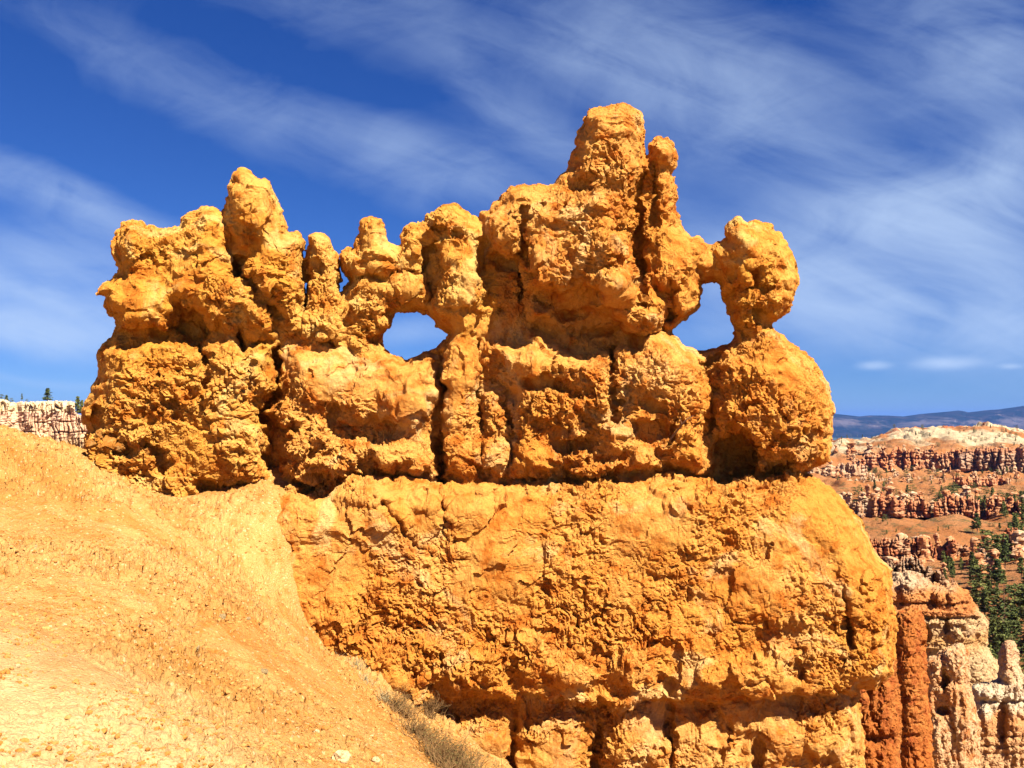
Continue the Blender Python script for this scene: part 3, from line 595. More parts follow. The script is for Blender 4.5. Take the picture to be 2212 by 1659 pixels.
# ------------------------------------------------------------------ canyon floor and far hills (one sheet)
LINES = [  # depth, [(px, v), ...] picture height of the ground at that depth
 (58, [(0, 1500), (1700, 2060), (2300, 2060)]), (75, [(0, 1300), (1700, 1905), (2300, 1900)]), (120, [(0, 1150), (1700, 1531), (2050, 1531), (2212, 1480), (2400, 1450)]),
 (200, [(0, 1060), (1700, 1290), (2050, 1290), (2212, 1250), (2400, 1240)]), (268, [(0, 1030), (1700, 1205), (1860, 1205), (2000, 1205), (2100, 1200), (2212, 1185), (2400, 1180)]),
 (285, [(0, 1020), (1700, 1185), (1880, 1170), (1960, 1160), (2050, 1162), (2110, 1172), (2212, 1150)]), (330, [(0, 1010), (1700, 1119), (1860, 1120), (1925, 1115), (1990, 1119), (2060, 1117), (2130, 1122), (2212, 1116), (2400, 1118)]),
 (348, [(0, 1000), (1700, 1136), (2300, 1136)]), (395, [(0, 990), (1700, 1114), (2300, 1112)]), (440, [(0, 985), (1700, 1080), (1900, 1078), (2010, 1074), (2100, 1080), (2300, 1078)]), (480, [(0, 985), (1700, 1051), (1900, 1049), (1970, 1047), (2050, 1051), (2130, 1050), (2300, 1048)]),
 (505, [(0, 980), (1700, 1066), (2300, 1066)]), (560, [(0, 975), (1700, 1048), (2300, 1048)]), (612, [(0, 970), (1700, 1028), (1850, 1026), (1960, 1023), (2040, 1021), (2075, 1030), (2300, 1032)]),
 (640, [(0, 970), (1700, 1034), (2300, 1036)]), (700, [(0, 965), (1700, 1022), (2300, 1022)]), (735, [(0, 960), (1700, 990), (1800, 985), (1870, 978), (1940, 970), (2080, 968), (2212, 962), (2400, 960)]),
 (900, [(0, 950), (1700, 966), (1800, 962), (1881, 953), (1935, 944), (2022, 938), (2139, 934), (2212, 946), (2400, 950)]), (1080, [(0, 940), (1700, 958), (1792, 956), (1881, 945), (1928, 928), (1975, 922), (2022, 918), (2060, 921), (2139, 917), (2180, 922), (2212, 931), (2300, 936)]),
 (1400, [(0, 960), (1700, 968), (2300, 968)]), (3000, [(0, 990), (2300, 990)]), (9000, [(0, 955), (2300, 955)]), (40000, [(0, 925), (2300, 925)])]
TY = np.concatenate([58 * np.exp(np.arange(0, math.log(1500 / 58), .0055)), 1500 * np.exp(np.linspace(0, math.log(40000 / 1500), 60))[1:]])
TU = np.concatenate([np.linspace(-2600, 1640, 90)[:-1], np.arange(1640, 2420, 2.4), np.linspace(2425, 5200, 70)])
def build_canyon():
    U, Y = np.meshgrid(TU, TY); Z = np.zeros(U.shape)
    ky = np.array([l[0] for l in LINES], float); kz = np.array([(909 - np.interp(TU, [p[0] for p in l[1]], [p[1] for p in l[1]])) / F * l[0] for l in LINES])
    ly = np.log(TY)
    for i in range(len(TU)): Z[:, i] = np.interp(ly, np.log(ky), kz[:, i])
    for _ in range(5):
        P = np.pad(Z, ((1, 1), (0, 0)), mode='edge'); Z = (P[:-2] + P[2:] + P[1:-1] * 2) / 4
    X = (U - 1106) / F * Y; x, y = X.ravel(), Y.ravel()
    rel = np.clip(y / 500., .2, 1.6)
    # rounded domes and gullies: ridged, running away from the crests
    q = np.stack([x / 26., y / 60., x * 0], 1); r1 = np.abs(perlin(q + fbm(q * 1.3, 2, 3)[:, None] * .5, 5))
    q2 = np.stack([x / 9., y / 26., x * 0 + 4], 1); r2 = np.abs(perlin(q2 + fbm(q2 * 1.1, 2, 6)[:, None] * .4, 7))
    z = Z.ravel() + rel * (4.6 * (r1 - .25) + 2.0 * (r2 - .25)) * (1 + .25 * sstep(760, 900, y)) + .5 * fbm(np.stack([x / 7., y / 7., x * 0], 1), 4, 9) * rel
    z = np.where(y > 1600, Z.ravel() + 20 * fbm(np.stack([x / 900., y / 900., x * 0], 1), 3, 15) * np.clip((y - 1600) / 3000, 0, 1), z)
    Zn = z.reshape(U.shape)
    idx = np.arange(U.size).reshape(U.shape); f = np.stack([idx[:-1, :-1].ravel(), idx[:-1, 1:].ravel(), idx[1:, 1:].ravel(), idx[1:, :-1].ravel()], 1)
    me = mesh_from('canyon_floor', np.stack([x, y, z], 1), f); smooth(me)
    m = bpy.data.materials.new('canyon_soil'); m.use_nodes = True; T = NT(m.node_tree)
    b = T.n['Principled BSDF']; b.inputs['Roughness'].default_value = 1.0; b.inputs['Specular IOR Level'].default_value = 0.05
    O = T.add('ShaderNodeTexCoord').outputs['Object']; sep = T.add('ShaderNodeSeparateXYZ'); T.l.new(O, sep.inputs[0])
    n1 = T.noise(T.scale(O, (1, .6, 1)), .035, 5.0, .6, .6); n2_ = T.noise(O, .35, 5.0, .7); n3 = T.noise(T.scale(O, (1, .5, 1)), .012, 4.0, .6, .4)
    c = T.mix(T.mapr(n1, .40, .62), (.33, .125, .040, 1), (.36, .165, .066, 1))
    c = T.mix(T.mapr(n2_, .52, .70), c, (.28, .12, .048, 1))
    fY = T.mapr(sep.outputs[1], 735, 790, smooth=True)                     # the far hill: white and cream beds over orange
    c = T.mix(T.math('MULTIPLY', T.math('MULTIPLY', fY, .9), T.mapr(n3, .40, .52, smooth=True)), c, (.50, .39, .24, 1))
    c = T.mix(T.math('MULTIPLY', T.mapr(sep.outputs[1], 980, 1040, smooth=True), T.mapr(n1, .50, .56)), c, (.32, .10, .04, 1))
    fF = T.mapr(sep.outputs[1], 1250, 1700)
    c = T.mix(fF, c, (.05, .075, .06, 1))
    # pine litter and low scrub on the slopes to the right
    n4 = T.noise(T.scale(O, (1, .8, 1)), .16, 6.0, .7, .5)
    gr = T.math('MULTIPLY', T.mapr(n4, .54, .60, smooth=True), T.mapr(sep.outputs[1], 1200, 300))
    c = T.mix(T.math('MULTIPLY', gr, .75), c, (.10, .085, .032, 1))
    T.base(c, b)
    bp = T.add('ShaderNodeBump'); bp.inputs['Distance'].default_value = 2.0; bp.inputs['Strength'].default_value = .9
    T.l.new(T.noise(O, .5, 7.0, .7), bp.inputs['Height']); T.l.new(bp.outputs[0], b.inputs['Normal'])
    tag(obj('canyon_floor', me, m), kind='structure')
    return Zn
TZ = build_canyon()
def canyon_hit(u, v):
    i = int(np.clip(np.searchsorted(TU, u), 0, len(TU) - 1)); zc = TY * CP + TZ[:, i] * SP; vv = 829.5 - (TZ[:, i] * CP - TY * SP) / zc * F
    m = vv <= v; k = int(np.argmax(m)) if m.any() else len(TY) - 1
    return np.array([(u - 1106) / F * TY[k], TY[k], TZ[k, i]])

def build_mountains():
    pts = [(-2500, 902), (0, 905), (900, 903), (1700, 896), (1780, 892), (1802, 893), (1830, 896), (1858, 899), (1880, 897), (1920, 897.5), (1952, 899), (1985, 894), (2030, 890), (2069, 886), (2080, 887), (2092, 890), (2130, 886), (2160, 884), (2190, 880), (2212, 876), (2260, 872), (2400, 874), (2700, 880), (4200, 890)]
    us = np.concatenate([np.linspace(-2500, 1640, 60)[:-1], np.arange(1640, 2420, 2.0), np.linspace(2425, 4200, 50)]); Y0 = 15000.
    rows = 70; t = np.linspace(0, 1, rows); U, Tt = np.meshgrid(us, t)
    top = (909 - np.interp(us, [p[0] for p in pts], [p[1] for p in pts])) / F * Y0
    base = -420.
    prof = np.interp(Tt, [0, .35, .62, .70, .86, 1.0], [0, .30, .55, .80, .93, 1.0])
    X = (U - 1106) / F * Y0; Yw = Y0 - 4200 * (1 - Tt)
    X = X * Yw / Y0
    Z = base + (top[None] - base) * prof
    q = np.stack([X.ravel() / 1500, Yw.ravel() / 2600, X.ravel() * 0], 1); r = np.abs(perlin(q + .5 * fbm(q * 2, 2, 2)[:, None], 4)).reshape(X.shape) * 260 + 70 * fbm(q * 5, 3, 6).reshape(X.shape)
    w = np.sin(np.pi * np.clip(Tt * .97, 0, 1)); Yw = Yw + r * 3.0 * w; Z = Z + (r - 60) * .35 * w
    Yb = np.concatenate([Yw, Yw[-1:] + 2500]); X = np.concatenate([X, X[-1:] * 1.15]); Z = np.concatenate([Z, Z[-1:] - 60])
    idx = np.arange(X.size).reshape(X.shape); f = np.stack([idx[:-1, :-1].ravel(), idx[:-1, 1:].ravel(), idx[1:, 1:].ravel(), idx[1:, :-1].ravel()], 1)
    me = mesh_from('hills', np.stack([X.ravel(), Yb.ravel(), Z.ravel()], 1), f); smooth(me)
    m = bpy.data.materials.new('forested_plateau'); m.use_nodes = True; T = NT(m.node_tree)
    b = T.n['Principled BSDF']; b.inputs['Roughness'].default_value = 1.0; b.inputs['Specular IOR Level'].default_value = 0.0
    O = T.add('ShaderNodeTexCoord').outputs['Object']; sep = T.add('ShaderNodeSeparateXYZ'); T.l.new(O, sep.inputs[0])
    n1 = T.noise(T.scale(O, (1, 1, 3)), .0016, 6.0, .62, .3); n2_ = T.noise(O, .0045, 5.0, .65)
    z = T.math('ADD', sep.outputs[2], T.math('MULTIPLY', T.math('SUBTRACT', n1, .5), 260))
    c = T.mix(T.mapr(n2_, .48, .60), (.006, .012, .012, 1), (.026, .022, .026, 1))
    f1 = T.math('MULTIPLY', T.mapr(z, -120, -10), T.mapr(z, 105, 45)); f1 = T.math('MULTIPLY', f1, T.mapr(n1, .46, .56))
    c = T.mix(T.math('MULTIPLY', f1, .7), c, (.13, .105, .11, 1))
    c = T.mix(T.math('MULTIPLY', T.math('GREATER_THAN', n2_, .66), .8), c, (.18, .155, .15, 1))
    T.base(c, b)
    tag(obj('hills', me, m), kind='structure')
build_mountains()

# ------------------------------------------------------------------ fins, columns and cliffs behind the main rock
def split_obj(name, V, q, mat, base, label, cat, group=None, flat=True):
    me = mesh_from(name, V - np.asarray(base, np.float32), q); smooth(me, not flat)
    return tag(obj(name, me, mat, None, base), label, cat, group)
def fin(name, label, poly, Y, H, Rr, mat, sc=1.0, bumps=(), cracks=(), voxel=None, lean=0.0, st=1.6, group=None, ledges=(), flute=0.0, cat='rock formation', seed=0):
    """a free-standing rock: outline given in the photo, thickness H metres at depth Y; sc is the size of its stonework"""
    p = np.array(poly, float); us = np.arange(p[:, 0].min() - 8, p[:, 0].max() + 8, st); vs = np.arange(p[:, 1].min() - 8, p[:, 1].max() + 8, st)
    U, V = np.meshgrid(us.astype(np.float32), vs.astype(np.float32)); j = n2(U, V, 14, 30 + seed, 3) * 2.6; k = n2(U, V, 14, 39 + seed, 3) * 2.6
    s = poly_sdf(poly, U + j, V + k); e = cap(np.maximum(s, 0), 10)
    h = H * cap(np.maximum(s, 0), Rr)
    if flute:
        w = flute; ph = (U + n2(U, V, 40, 50 + seed, 2) * 14) / w * math.pi; h += .22 * H * (np.abs(np.sin(ph)) ** .6 - .5) * e
    for (z, dd) in ledges: h += dd * np.exp(-((V + j - z) / 2.6) ** 2) * e
    for (cx, cy, rx, ry, an, hh) in bumps:
        a = math.radians(an); du, dv = U + j - cx, V + k - cy; pp = (du * math.cos(a) + dv * math.sin(a)) / rx; qq = (-du * math.sin(a) + dv * math.cos(a)) / ry; rr = pp * pp + qq * qq
        h += hh * (np.sqrt(np.clip(1 - rr, 0, 1)) if hh > 0 else (1 - sstep(.4, 1.05, rr))) * e
    for (pts, w, dd) in cracks: h -= dd * (1 - sstep(.3, 1.3, line_dist(pts, U + j, V + k) / w)) * e
    h = np.maximum(blur(h, 1), .04 * H)
    P, Fs = shell(U, V, s > 0, Y - h - lean * (V - vs[0]), Y + .8 * H * cap(np.maximum(s, 0), Rr) + .02)
    co, no, q = remesh(P, Fs, voxel or Y / F * 1.9)
    W = co + fbm(co * (1.7 / sc), 3, 40 + seed)[:, None] * np.array([.18, .18, .14], np.float32) * sc
    F1, F2, fc = worley(W * (1.6 / sc), 1 + seed); d = .07 * fc
    F1, F2, fc = worley(W * np.array([4.6, 4.6, 2.6]) / sc, 2 + seed); d += .04 * fc - .045 * (1 - sstep(0, .2, F2 - F1))
    F1, F2, fc = worley(W * np.array([12., 12., 7.]) / sc, 3 + seed); d += .018 * fc
    d += .03 * fbm(co * (5 / sc), 4, 60) - .08 * sstep(.4, .6, perlin(W * np.array([4., 4., 3.]) / sc, 77))
    co = co + no * (d * sc)[:, None].astype(np.float32)
    b = ray((p[:, 0].min() + p[:, 0].max()) / 2, p[:, 1].max(), Y)
    return split_obj(name, co, q, mat, b, label, cat, group)

def zat(v, Y): return float((909 - v) / F * Y)
M_RED = rock_mat('brick_red_limestone', [(.40, .120, .022), (.44, .155, .034), (.30, .070, .014)], 1.0, .8, pale=((.46, .30, .16), 1.2, .66, .35))
M_WHITE = rock_mat('cream_and_peach_limestone', [(.50, .25, .10), (.55, .36, .19), (.46, .17, .05)], 1.0, .7, pale=((.56, .42, .26), .6, .56, .4))
M_KNOB = rock_mat('white_capped_limestone', [(.52, .27, .11), (.56, .36, .19), (.46, .19, .06)], 1.0, .6, band=(1.2, [(zat(1800, 50), (.46, .19, .055)), (zat(1659, 50), (.50, .22, .065)), (zat(1610, 50), (.52, .30, .14)), (zat(1520, 50), (.50, .23, .08)), (zat(1498, 50), (.55, .44, .29)), (zat(1470, 50), (.57, .47, .32)), (zat(1440, 50), (.55, .38, .22)), (zat(1380, 50), (.54, .32, .18))], .8))
Yl = 78
M_LAYER = rock_mat('layered_limestone', [(.46, .20, .06), (.50, .28, .11), (.38, .12, .03)], 1.0, .35, band=(1.0, [(zat(1490, Yl), (.44, .28, .13)), (zat(1395, Yl), (.50, .36, .19)), (zat(1360, Yl), (.46, .26, .09)), (zat(1338, Yl), (.52, .36, .19)), (zat(1315, Yl), (.52, .35, .17)), (zat(1303, Yl), (.46, .17, .05)), (zat(1262, Yl), (.46, .18, .05)), (zat(1240, Yl), (.50, .36, .22))], .85))
fin('sandstone_slab', 'dark red fluted cliff face tucked behind the right end of the big ledge', [(1790, 1430), (1850, 1420), (1925, 1380), (1936, 1440), (1942, 1500), (1946, 1560), (1944, 1659), (1948, 1850), (1790, 1850)], 22.5, .9, 30, M_RED, .8, flute=26, voxel=.045, ledges=[(1592, -.35), (1608, -.2), (1478, -.1)], bumps=[(1905, 1598, 36, 12, 0, -.25)], cracks=[([(1882, 1490), (1884, 1590)], 3, .3)], seed=1)
fin('stone_column', 'tall brick red stone column with a weathered grey cap', [(1934, 1332), (1950, 1318), (1975, 1311), (1993, 1318), (1999, 1350), (2003, 1450), (2009, 1540), (2018, 1659), (2032, 1850), (1938, 1850), (1944, 1659), (1942, 1560), (1938, 1480), (1933, 1400)], 29, .75, 34, M_RED, .9, voxel=.05, ledges=[(1452, -.15), (1515, -.12), (1590, -.22)], cracks=[([(1970, 1600), (1976, 1659)], 2, .2)], seed=2)
fin('stone_fin', 'cream and peach rock fin with knobbly top beside the red column', [(1985, 1850), (1994, 1520), (1996, 1428), (2008, 1419), (2022, 1416), (2030, 1405), (2052, 1395), (2075, 1390), (2090, 1400), (2095, 1440), (2094, 1477), (2106, 1520), (2116, 1560), (2120, 1850)], 41, 1.3, 36, M_WHITE, .95, voxel=.055, flute=17, bumps=[(2065, 1430, 26, 36, 0, .5), (2020, 1450, 14, 30, 0, .3), (2040, 1470, 9, 26, 0, -.7), (2060, 1500, 20, 24, 0, .4), (2035, 1535, 18, 12, 0, -.6), (2080, 1560, 22, 60, 0, .4), (2030, 1600, 26, 50, 0, .3), (2075, 1520, 8, 30, 0, -.4)], seed=3)
fin('capped_fin', 'white capped orange rock fin carrying a small rounded stone knob', [(2097, 1486), (2110, 1479), (2125, 1476), (2145, 1469), (2157, 1468), (2157, 1440), (2160, 1400), (2172, 1382), (2190, 1384), (2200, 1405), (2202, 1440), (2212, 1462), (2240, 1452), (2290, 1470), (2330, 1520), (2340, 1850), (2100, 1850)], 50, 1.5, 30, M_KNOB, 1.0, voxel=.068, flute=19, bumps=[(2192, 1420, 6, 16, 0, -.5), (2140, 1500, 30, 14, 0, .4), (2130, 1560, 16, 40, 0, .5), (2165, 1560, 16, 50, 0, -.6), (2195, 1590, 30, 60, 0, .4)], ledges=[(1516, -.5), (1592, -.35), (1612, -.45), (1628, -.3)], seed=4)
fin('layered_fin', 'banded orange and tan rock fin with small pinnacles along its crest', [(1880, 1240), (1928, 1248), (1938, 1235), (1950, 1240), (1958, 1231), (1975, 1234), (1990, 1240), (1998, 1252), (2008, 1254), (2014, 1262), (2020, 1256), (2026, 1263), (2032, 1255), (2040, 1263), (2046, 1255), (2054, 1262), (2062, 1256), (2070, 1266), (2085, 1275), (2102, 1303), (2122, 1326), (2132, 1345), (2133, 1389), (2130, 1396), (2150, 1425), (2172, 1470), (2170, 1540), (1880, 1540)], Yl, 3.4, 46, M_LAYER, 2.6, voxel=.12, ledges=[(1304, -1.3), (1336, -1.0), (1345, .5), (1322, .5), (1395, -.4), (1330, .4)], bumps=[(1990, 1370, 22, 26, 0, -2.0), (2075, 1360, 30, 26, 0, .6), (2030, 1285, 14, 22, 0, .8), (2060, 1285, 14, 22, 0, .8), (2090, 1300, 10, 20, 0, .6), (2045, 1350, 6, 24, 0, -.8), (1965, 1270, 20, 34, 0, .8), (2010, 1415, 60, 14, 0, -1.0)], seed=5)

def curtain(name, label, top, bot, Y, mat, wcol, depth, jag, seed, group=None, lean=.35, cat='cliff', st=None, lines=(), brick=1.0):
    """fluted cliff: jagged crest, columns of uneven width, narrow shadowed beds"""
    st = st or 1.2; us = np.arange(top[0][0], top[-1][0], st); v0 = min(p[1] for p in top) - jag - 4; v1 = max(p[1] for p in bot) + 2
    vs = np.arange(v0, v1, st); U, V = np.meshgrid(us.astype(np.float32), vs.astype(np.float32))
    def bil(w, sd, A, Bv): return 1 - np.clip(np.abs(perlin(np.stack([A.ravel() / w, Bv.ravel() / (w * 5), np.full(A.size, sd * 1.7)], 1), sd)).reshape(A.shape) * 2.6, 0, 1)
    Uj = U + n2(U, V, wcol * 1.5, seed + 8, 2) * wcol * .35
    gap = np.maximum(bil(wcol * 1.5, seed, Uj, V) ** 3, .8 * bil(wcol * .8, seed + 1, Uj, V) ** 4)      # sharp clefts between rounded columns
    g0 = gap[gap.shape[0] // 2]; big = n2(U[:1], V[:1] * 0, wcol * 3.2, seed + 7, 2)[0]
    tv = np.interp(us, [p[0] for p in top], [p[1] for p in top]) + jag * (1.1 * g0 + 1.5 * big) + n2(U[:1], V[:1] * 0, 3.0, seed + 5, 2)[0] * jag * .45
    bv = np.interp(us, [p[0] for p in bot], [p[1] for p in bot])
    s = np.minimum(V - tv[None], bv[None] - V); s = np.minimum(s, np.minimum(U - us[0], us[-1] - U) * 1.2 + .1)
    s = s + n2(U, V, 5, seed + 2, 2) * 1.2
    h = depth * (.25 + .75 * np.sqrt(np.clip(s / (wcol * .6), 0, 1))) * (1 - .75 * gap) * (.75 + .7 * big[None])
    h += brick * depth * .22 * n2(U, V * 2.2, 9, seed + 3, 3) + depth * .40 * n2(U, V * .6, 22, seed + 4, 2)
    for ln in lines: h -= depth * .45 * np.exp(-((V + n2(U, V, 20, seed + 6, 2) * 3 - ln) / 1.3) ** 2) * (.4 + n2(U, V, 15, seed + 9, 1))
    h = h + lean * depth * ((V - v0) / (v1 - v0)) ** 1.5
    P, Fs = shell(U, V, s > 0, Y - np.maximum(h, .02 * depth), np.full(U.shape, Y + depth * 1.2))
    b = ray((us[0] + us[-1]) / 2, v1, Y)
    return split_obj(name, P.astype(np.float32), Fs, mat, b, label, cat, group, flat=False)
def far_rock(name, c, Y, zb=None, sc=.12):
    return rock_mat(name, c, 1.0, sc, band=zb)
M_HS1 = rock_mat('spire_stone', [(.42, .18, .07), (.48, .29, .16), (.34, .10, .03)], 1.0, 4.0); M_HS2 = rock_mat('pale_spire_stone', [(.46, .27, .14), (.52, .38, .25), (.38, .16, .06)], 1.0, 4.0)
M_F1 = far_rock('grey_pink_cliff_stone', [(.36, .19, .10), (.42, .27, .17), (.30, .12, .05)], 700, (6, [(zat(1030, 700), (.42, .25, .15)), (zat(985, 700), (.40, .26, .17)), (zat(972, 700), (.36, .13, .05)), (zat(960, 700), (.40, .17, .07))], .6), .06)
M_F2 = far_rock('red_hoodoo_stone', [(.42, .17, .07), (.46, .26, .14), (.34, .09, .03)], 400, None, .10)
M_F3 = far_rock('pale_hoodoo_stone', [(.44, .26, .14), (.50, .36, .24), (.36, .15, .06)], 600, None, .08)
G = 'hoodoo cliffs across the canyon'
curtain('hoodoo_cliff', 'tall grey pink fluted cliff below the cream hill at the right edge', [(2070, 978), (2110, 966), (2150, 962), (2185, 968), (2300, 960)], [(2070, 1020), (2120, 1016), (2165, 1034), (2300, 1042)], 705, M_F1, 13, 15, 5, 11, G, lines=(978, 1000))
curtain('hoodoo_cliff', 'broken orange cliff band between pale slopes under the cream hill', [(1830, 998), (1868, 984), (1905, 972), (1960, 968), (2010, 976), (2082, 966)], [(1830, 1016), (1868, 1014), (1940, 1022), (2000, 1014), (2082, 1012)], 712, M_F2, 8, 11, 6, 12, G, lines=(980, 990))
curtain('hoodoo_cliff', 'low pale crumbling cliff just right of the big boulder shoulder', [(1740, 1005), (1790, 1010), (1830, 1000), (1875, 1008)], [(1740, 1032), (1875, 1030)], 640, M_F3, 7, 6, 5, 13, G)
curtain('hoodoo_cliff', 'red toothed cliff under the second orange dome', [(2058, 1028), (2085, 1024), (2130, 1026), (2185, 1030)], [(2058, 1046), (2100, 1052), (2185, 1050)], 560, M_F2, 8, 6, 6, 14, G)
curtain('hoodoo_cliff', 'row of small pale hoodoos between two orange domes', [(1840, 1036), (1900, 1033), (1980, 1036), (2060, 1032)], [(1840, 1047), (1900, 1050), (2060, 1049)], 590, M_F3, 6, 4, 6, 15, G)
for i, (a, b_, t, w) in enumerate([(1800, 1888, 1076, 'pale knobbly hoodoo cluster nearest the big rock in the middle row'), (1884, 1956, 1066, 'orange hoodoo cluster with dark gap, second from the big rock in the middle row'), (1958, 2012, 1072, 'single stout orange hoodoo in the middle of the middle row'), (2016, 2118, 1066, 'wide shadowed hoodoo cluster right of centre in the middle row'), (2130, 2232, 1070, 'red hoodoo cluster at the right edge of the middle row')]):
    curtain('hoodoo_cliff', w, [(a, t + 8), ((a + b_) / 2, t), (b_, t + 8)], [(a, 1119), (b_, 1119)], 388, (M_F3, M_F2, M_F2, M_F2, M_F2)[i], 11 if i != 3 else 13, 7, 9, 20 + i, G, lines=(1095, 1105))
curtain('hoodoo_cliff', 'dark shadowed cliff with a small white hoodoo beside the big ledge', [(1860, 1168), (1890, 1158), (1930, 1164), (1968, 1170)], [(1860, 1262), (1968, 1262)], 262, M_F2, 13, 6, 12, 31, G, lines=(1182, 1200))
curtain('hoodoo_cliff', 'long red buttressed cliff under the nearest orange dome', [(1950, 1162), (1985, 1156), (2030, 1164), (2060, 1152), (2085, 1166), (2112, 1190)], [(1950, 1250), (2050, 1240), (2112, 1225)], 272, M_F2, 20, 7, 14, 32, G, lines=(1180, 1192))
curtain('hoodoo_cliff', 'white topped red buttress at the right edge above the pines', [(2150, 1160), (2170, 1140), (2190, 1136), (2260, 1150)], [(2150, 1200), (2190, 1215), (2260, 1215)], 262, M_F2, 20, 7, 8, 33, G)
curtain('hoodoo_cliff', 'crumbling cream outcrop just above the banded fin', [(1900, 1215), (1950, 1205), (1990, 1210), (2020, 1232), (2050, 1246), (2070, 1262)], [(1900, 1275), (2000, 1275), (2070, 1275)], 120, M_F3, 14, 4, 9, 34, G)
# pale rim on the left, above the slope
YR = 420
M_RIM = rock_mat('rim_limestone', [(.55, .36, .24), (.58, .42, .30), (.50, .27, .15)], .6, .05, band=(1.5, [(zat(1010, YR), (.46, .26, .10)), (zat(955, YR), (.48, .30, .13)), (zat(940, YR), (.66, .42, .24)), (zat(912, YR), (.68, .42, .25)), (zat(893, YR), (.64, .38, .24)), (zat(887, YR), (.68, .50, .28)), (zat(862, YR), (.72, .56, .33))], .85))
curtain('rim_cliff', 'long cream topped pink cliff rim beyond the slope on the left', [(-260, 850), (-60, 853), (0, 859), (16, 863), (22, 869), (36, 870), (44, 867), (92, 866), (136, 864), (161, 867), (163, 889), (180, 897), (215, 905), (280, 915)], [(-260, 1040), (280, 1040)], YR, M_RIM, 12, 7, 1.6, 41, None, lean=1.4, st=.8, lines=(888, 911, 933, 947), brick=.35)
curtain('rim_buttress', 'smooth pale cone buttress at the foot of the rim on the far left', [(-60, 905), (0, 898), (8, 897), (30, 920), (46, 940)], [(-60, 960), (46, 960)], 385, M_RIM, 60, 8, 1.2, 42, None, lean=1.6, st=.8, cat='cliff')

# ------------------------------------------------------------------ pines
def leaf_mat(name, a, b_):
    m = bpy.data.materials.new(name); m.use_nodes = True; T = NT(m.node_tree); b = T.n['Principled BSDF']
    b.inputs['Roughness'].default_value = .8; b.inputs['Specular IOR Level'].default_value = .15
    inf = T.add('ShaderNodeObjectInfo'); O = T.add('ShaderNodeTexCoord').outputs['Object']
    f = T.math('ADD', T.math('MULTIPLY', T.noise(O, 5.0, 3.0), .8), T.math('MULTIPLY', inf.outputs['Random'], .4)); T.l.new(T.mix(T.mapr(f, .35, .95), (*a, 1), (*b_, 1)), b.inputs['Base Color'])
    return m
M_NEEDLE = leaf_mat('pine_needles', (.045, .062, .016), (.15, .15, .036)); M_BARK = leaf_mat('pine_bark', (.12, .065, .035), (.17, .10, .06))
def tube(P, rad, n=5):
    P = np.array(P, float); V = []; Fc = []
    for i, (p, r) in enumerate(zip(P, rad)):
        d = P[min(i + 1, len(P) - 1)] - P[max(i - 1, 0)]; d /= np.linalg.norm(d) + 1e-9; a = np.cross(d, [.3, .9, .2]); a /= np.linalg.norm(a); b = np.cross(d, a)
        for k in range(n): t = 2 * math.pi * k / n; V.append(p + r * (a * math.cos(t) + b * math.sin(t)))
    for i in range(len(P) - 1):
        for k in range(n): Fc.append((i * n + k, i * n + (k + 1) % n, (i + 1) * n + (k + 1) % n, (i + 1) * n + k))
    return np.array(V), np.array(Fc)
def join(parts):
    V = []; Fq = []; o = 0
    for v, f in parts: V.append(v); Fq.append(f + o); o += len(v)
    return np.concatenate(V), np.concatenate(Fq)
def pine(kind, seed):
    """unit-height pine: tapered trunk with limbs; crown of many needle sprays"""
    r = random.Random(seed); tr = [tube([(0, 0, -.06), (r.uniform(-.01, .01), 0, .5), (0, 0, .97)], [.022, .015, .003], 6)]; V = []; Fc = []
    lo, wid, nl = {0: (.12, .24, 16), 1: (.30, .19, 12), 2: (.02, .52, 9)}[kind]
    for L in range(nl):
        t = lo + (1 - lo) * (L + r.random() * .7) / nl; w = wid * (1 - ((t - lo) / (1 - lo)) ** 1.25) * r.uniform(.65, 1.15) + .015
        if kind == 2: w = wid * math.sqrt(max(.02, 1 - ((t - .5) / .55) ** 2)) * r.uniform(.7, 1.1)
        for k in range(r.randint(4, 6)):
            a = r.random() * 6.283; ww = w * r.uniform(.55, 1.1); dx, dy = math.cos(a), math.sin(a); up = r.uniform(-.10, .18)
            tr.append(tube([(0, 0, t * .97), (dx * ww, dy * ww, t * .97 + up * ww)], [.006, .002], 3))
            for s_ in range(7 if kind < 2 else 9):
                f = .3 + .7 * (s_ + r.random()) / 7; c = np.array([dx * ww * f, dy * ww * f, t * .97 + up * ww * f]) + np.array([r.gauss(0, 1), r.gauss(0, 1), r.gauss(0, .6)]) * .018
                sz = .050 * r.uniform(.6, 1.3)
                for _ in range(2):
                    n = np.array([r.gauss(0, 1) for _ in range(3)]); n /= np.linalg.norm(n); b1 = np.cross(n, [0, 0, 1.]); b1 /= np.linalg.norm(b1) + 1e-6; b2 = np.cross(n, b1)
                    i0 = len(V); V += [c - b1 * sz, c - b2 * sz * .5, c + b1 * sz, c + b2 * sz * .5]; Fc.append((i0, i0 + 1, i0 + 2, i0 + 3))
    tv, tf = join(tr)
    return mesh_from('trunk', tv, tf), mesh_from('crown', np.array(V), np.array(Fc))
PROTO = {}
for k, sd in ((0, 1), (0, 2), (1, 3), (1, 4), (2, 5), (2, 6)):
    t_, c_ = pine(k, sd); t_.materials.append(M_BARK); c_.materials.append(M_NEEDLE); PROTO.setdefault(k, []).append((t_, c_))
def plant(kind, P, h, label, group, r, squash=1.0, name='pine_tree', cat='tree'):
    root = empty(name, P, label, cat, group); s = h; root.scale = (s * squash, s * squash, s); root.rotation_euler = (0, 0, r.random() * 6.28)
    t_, c_ = r.choice(PROTO[kind]); obj('trunk', t_, None, root); obj('crown', c_, None, root)
    return root
rr = random.Random(5)
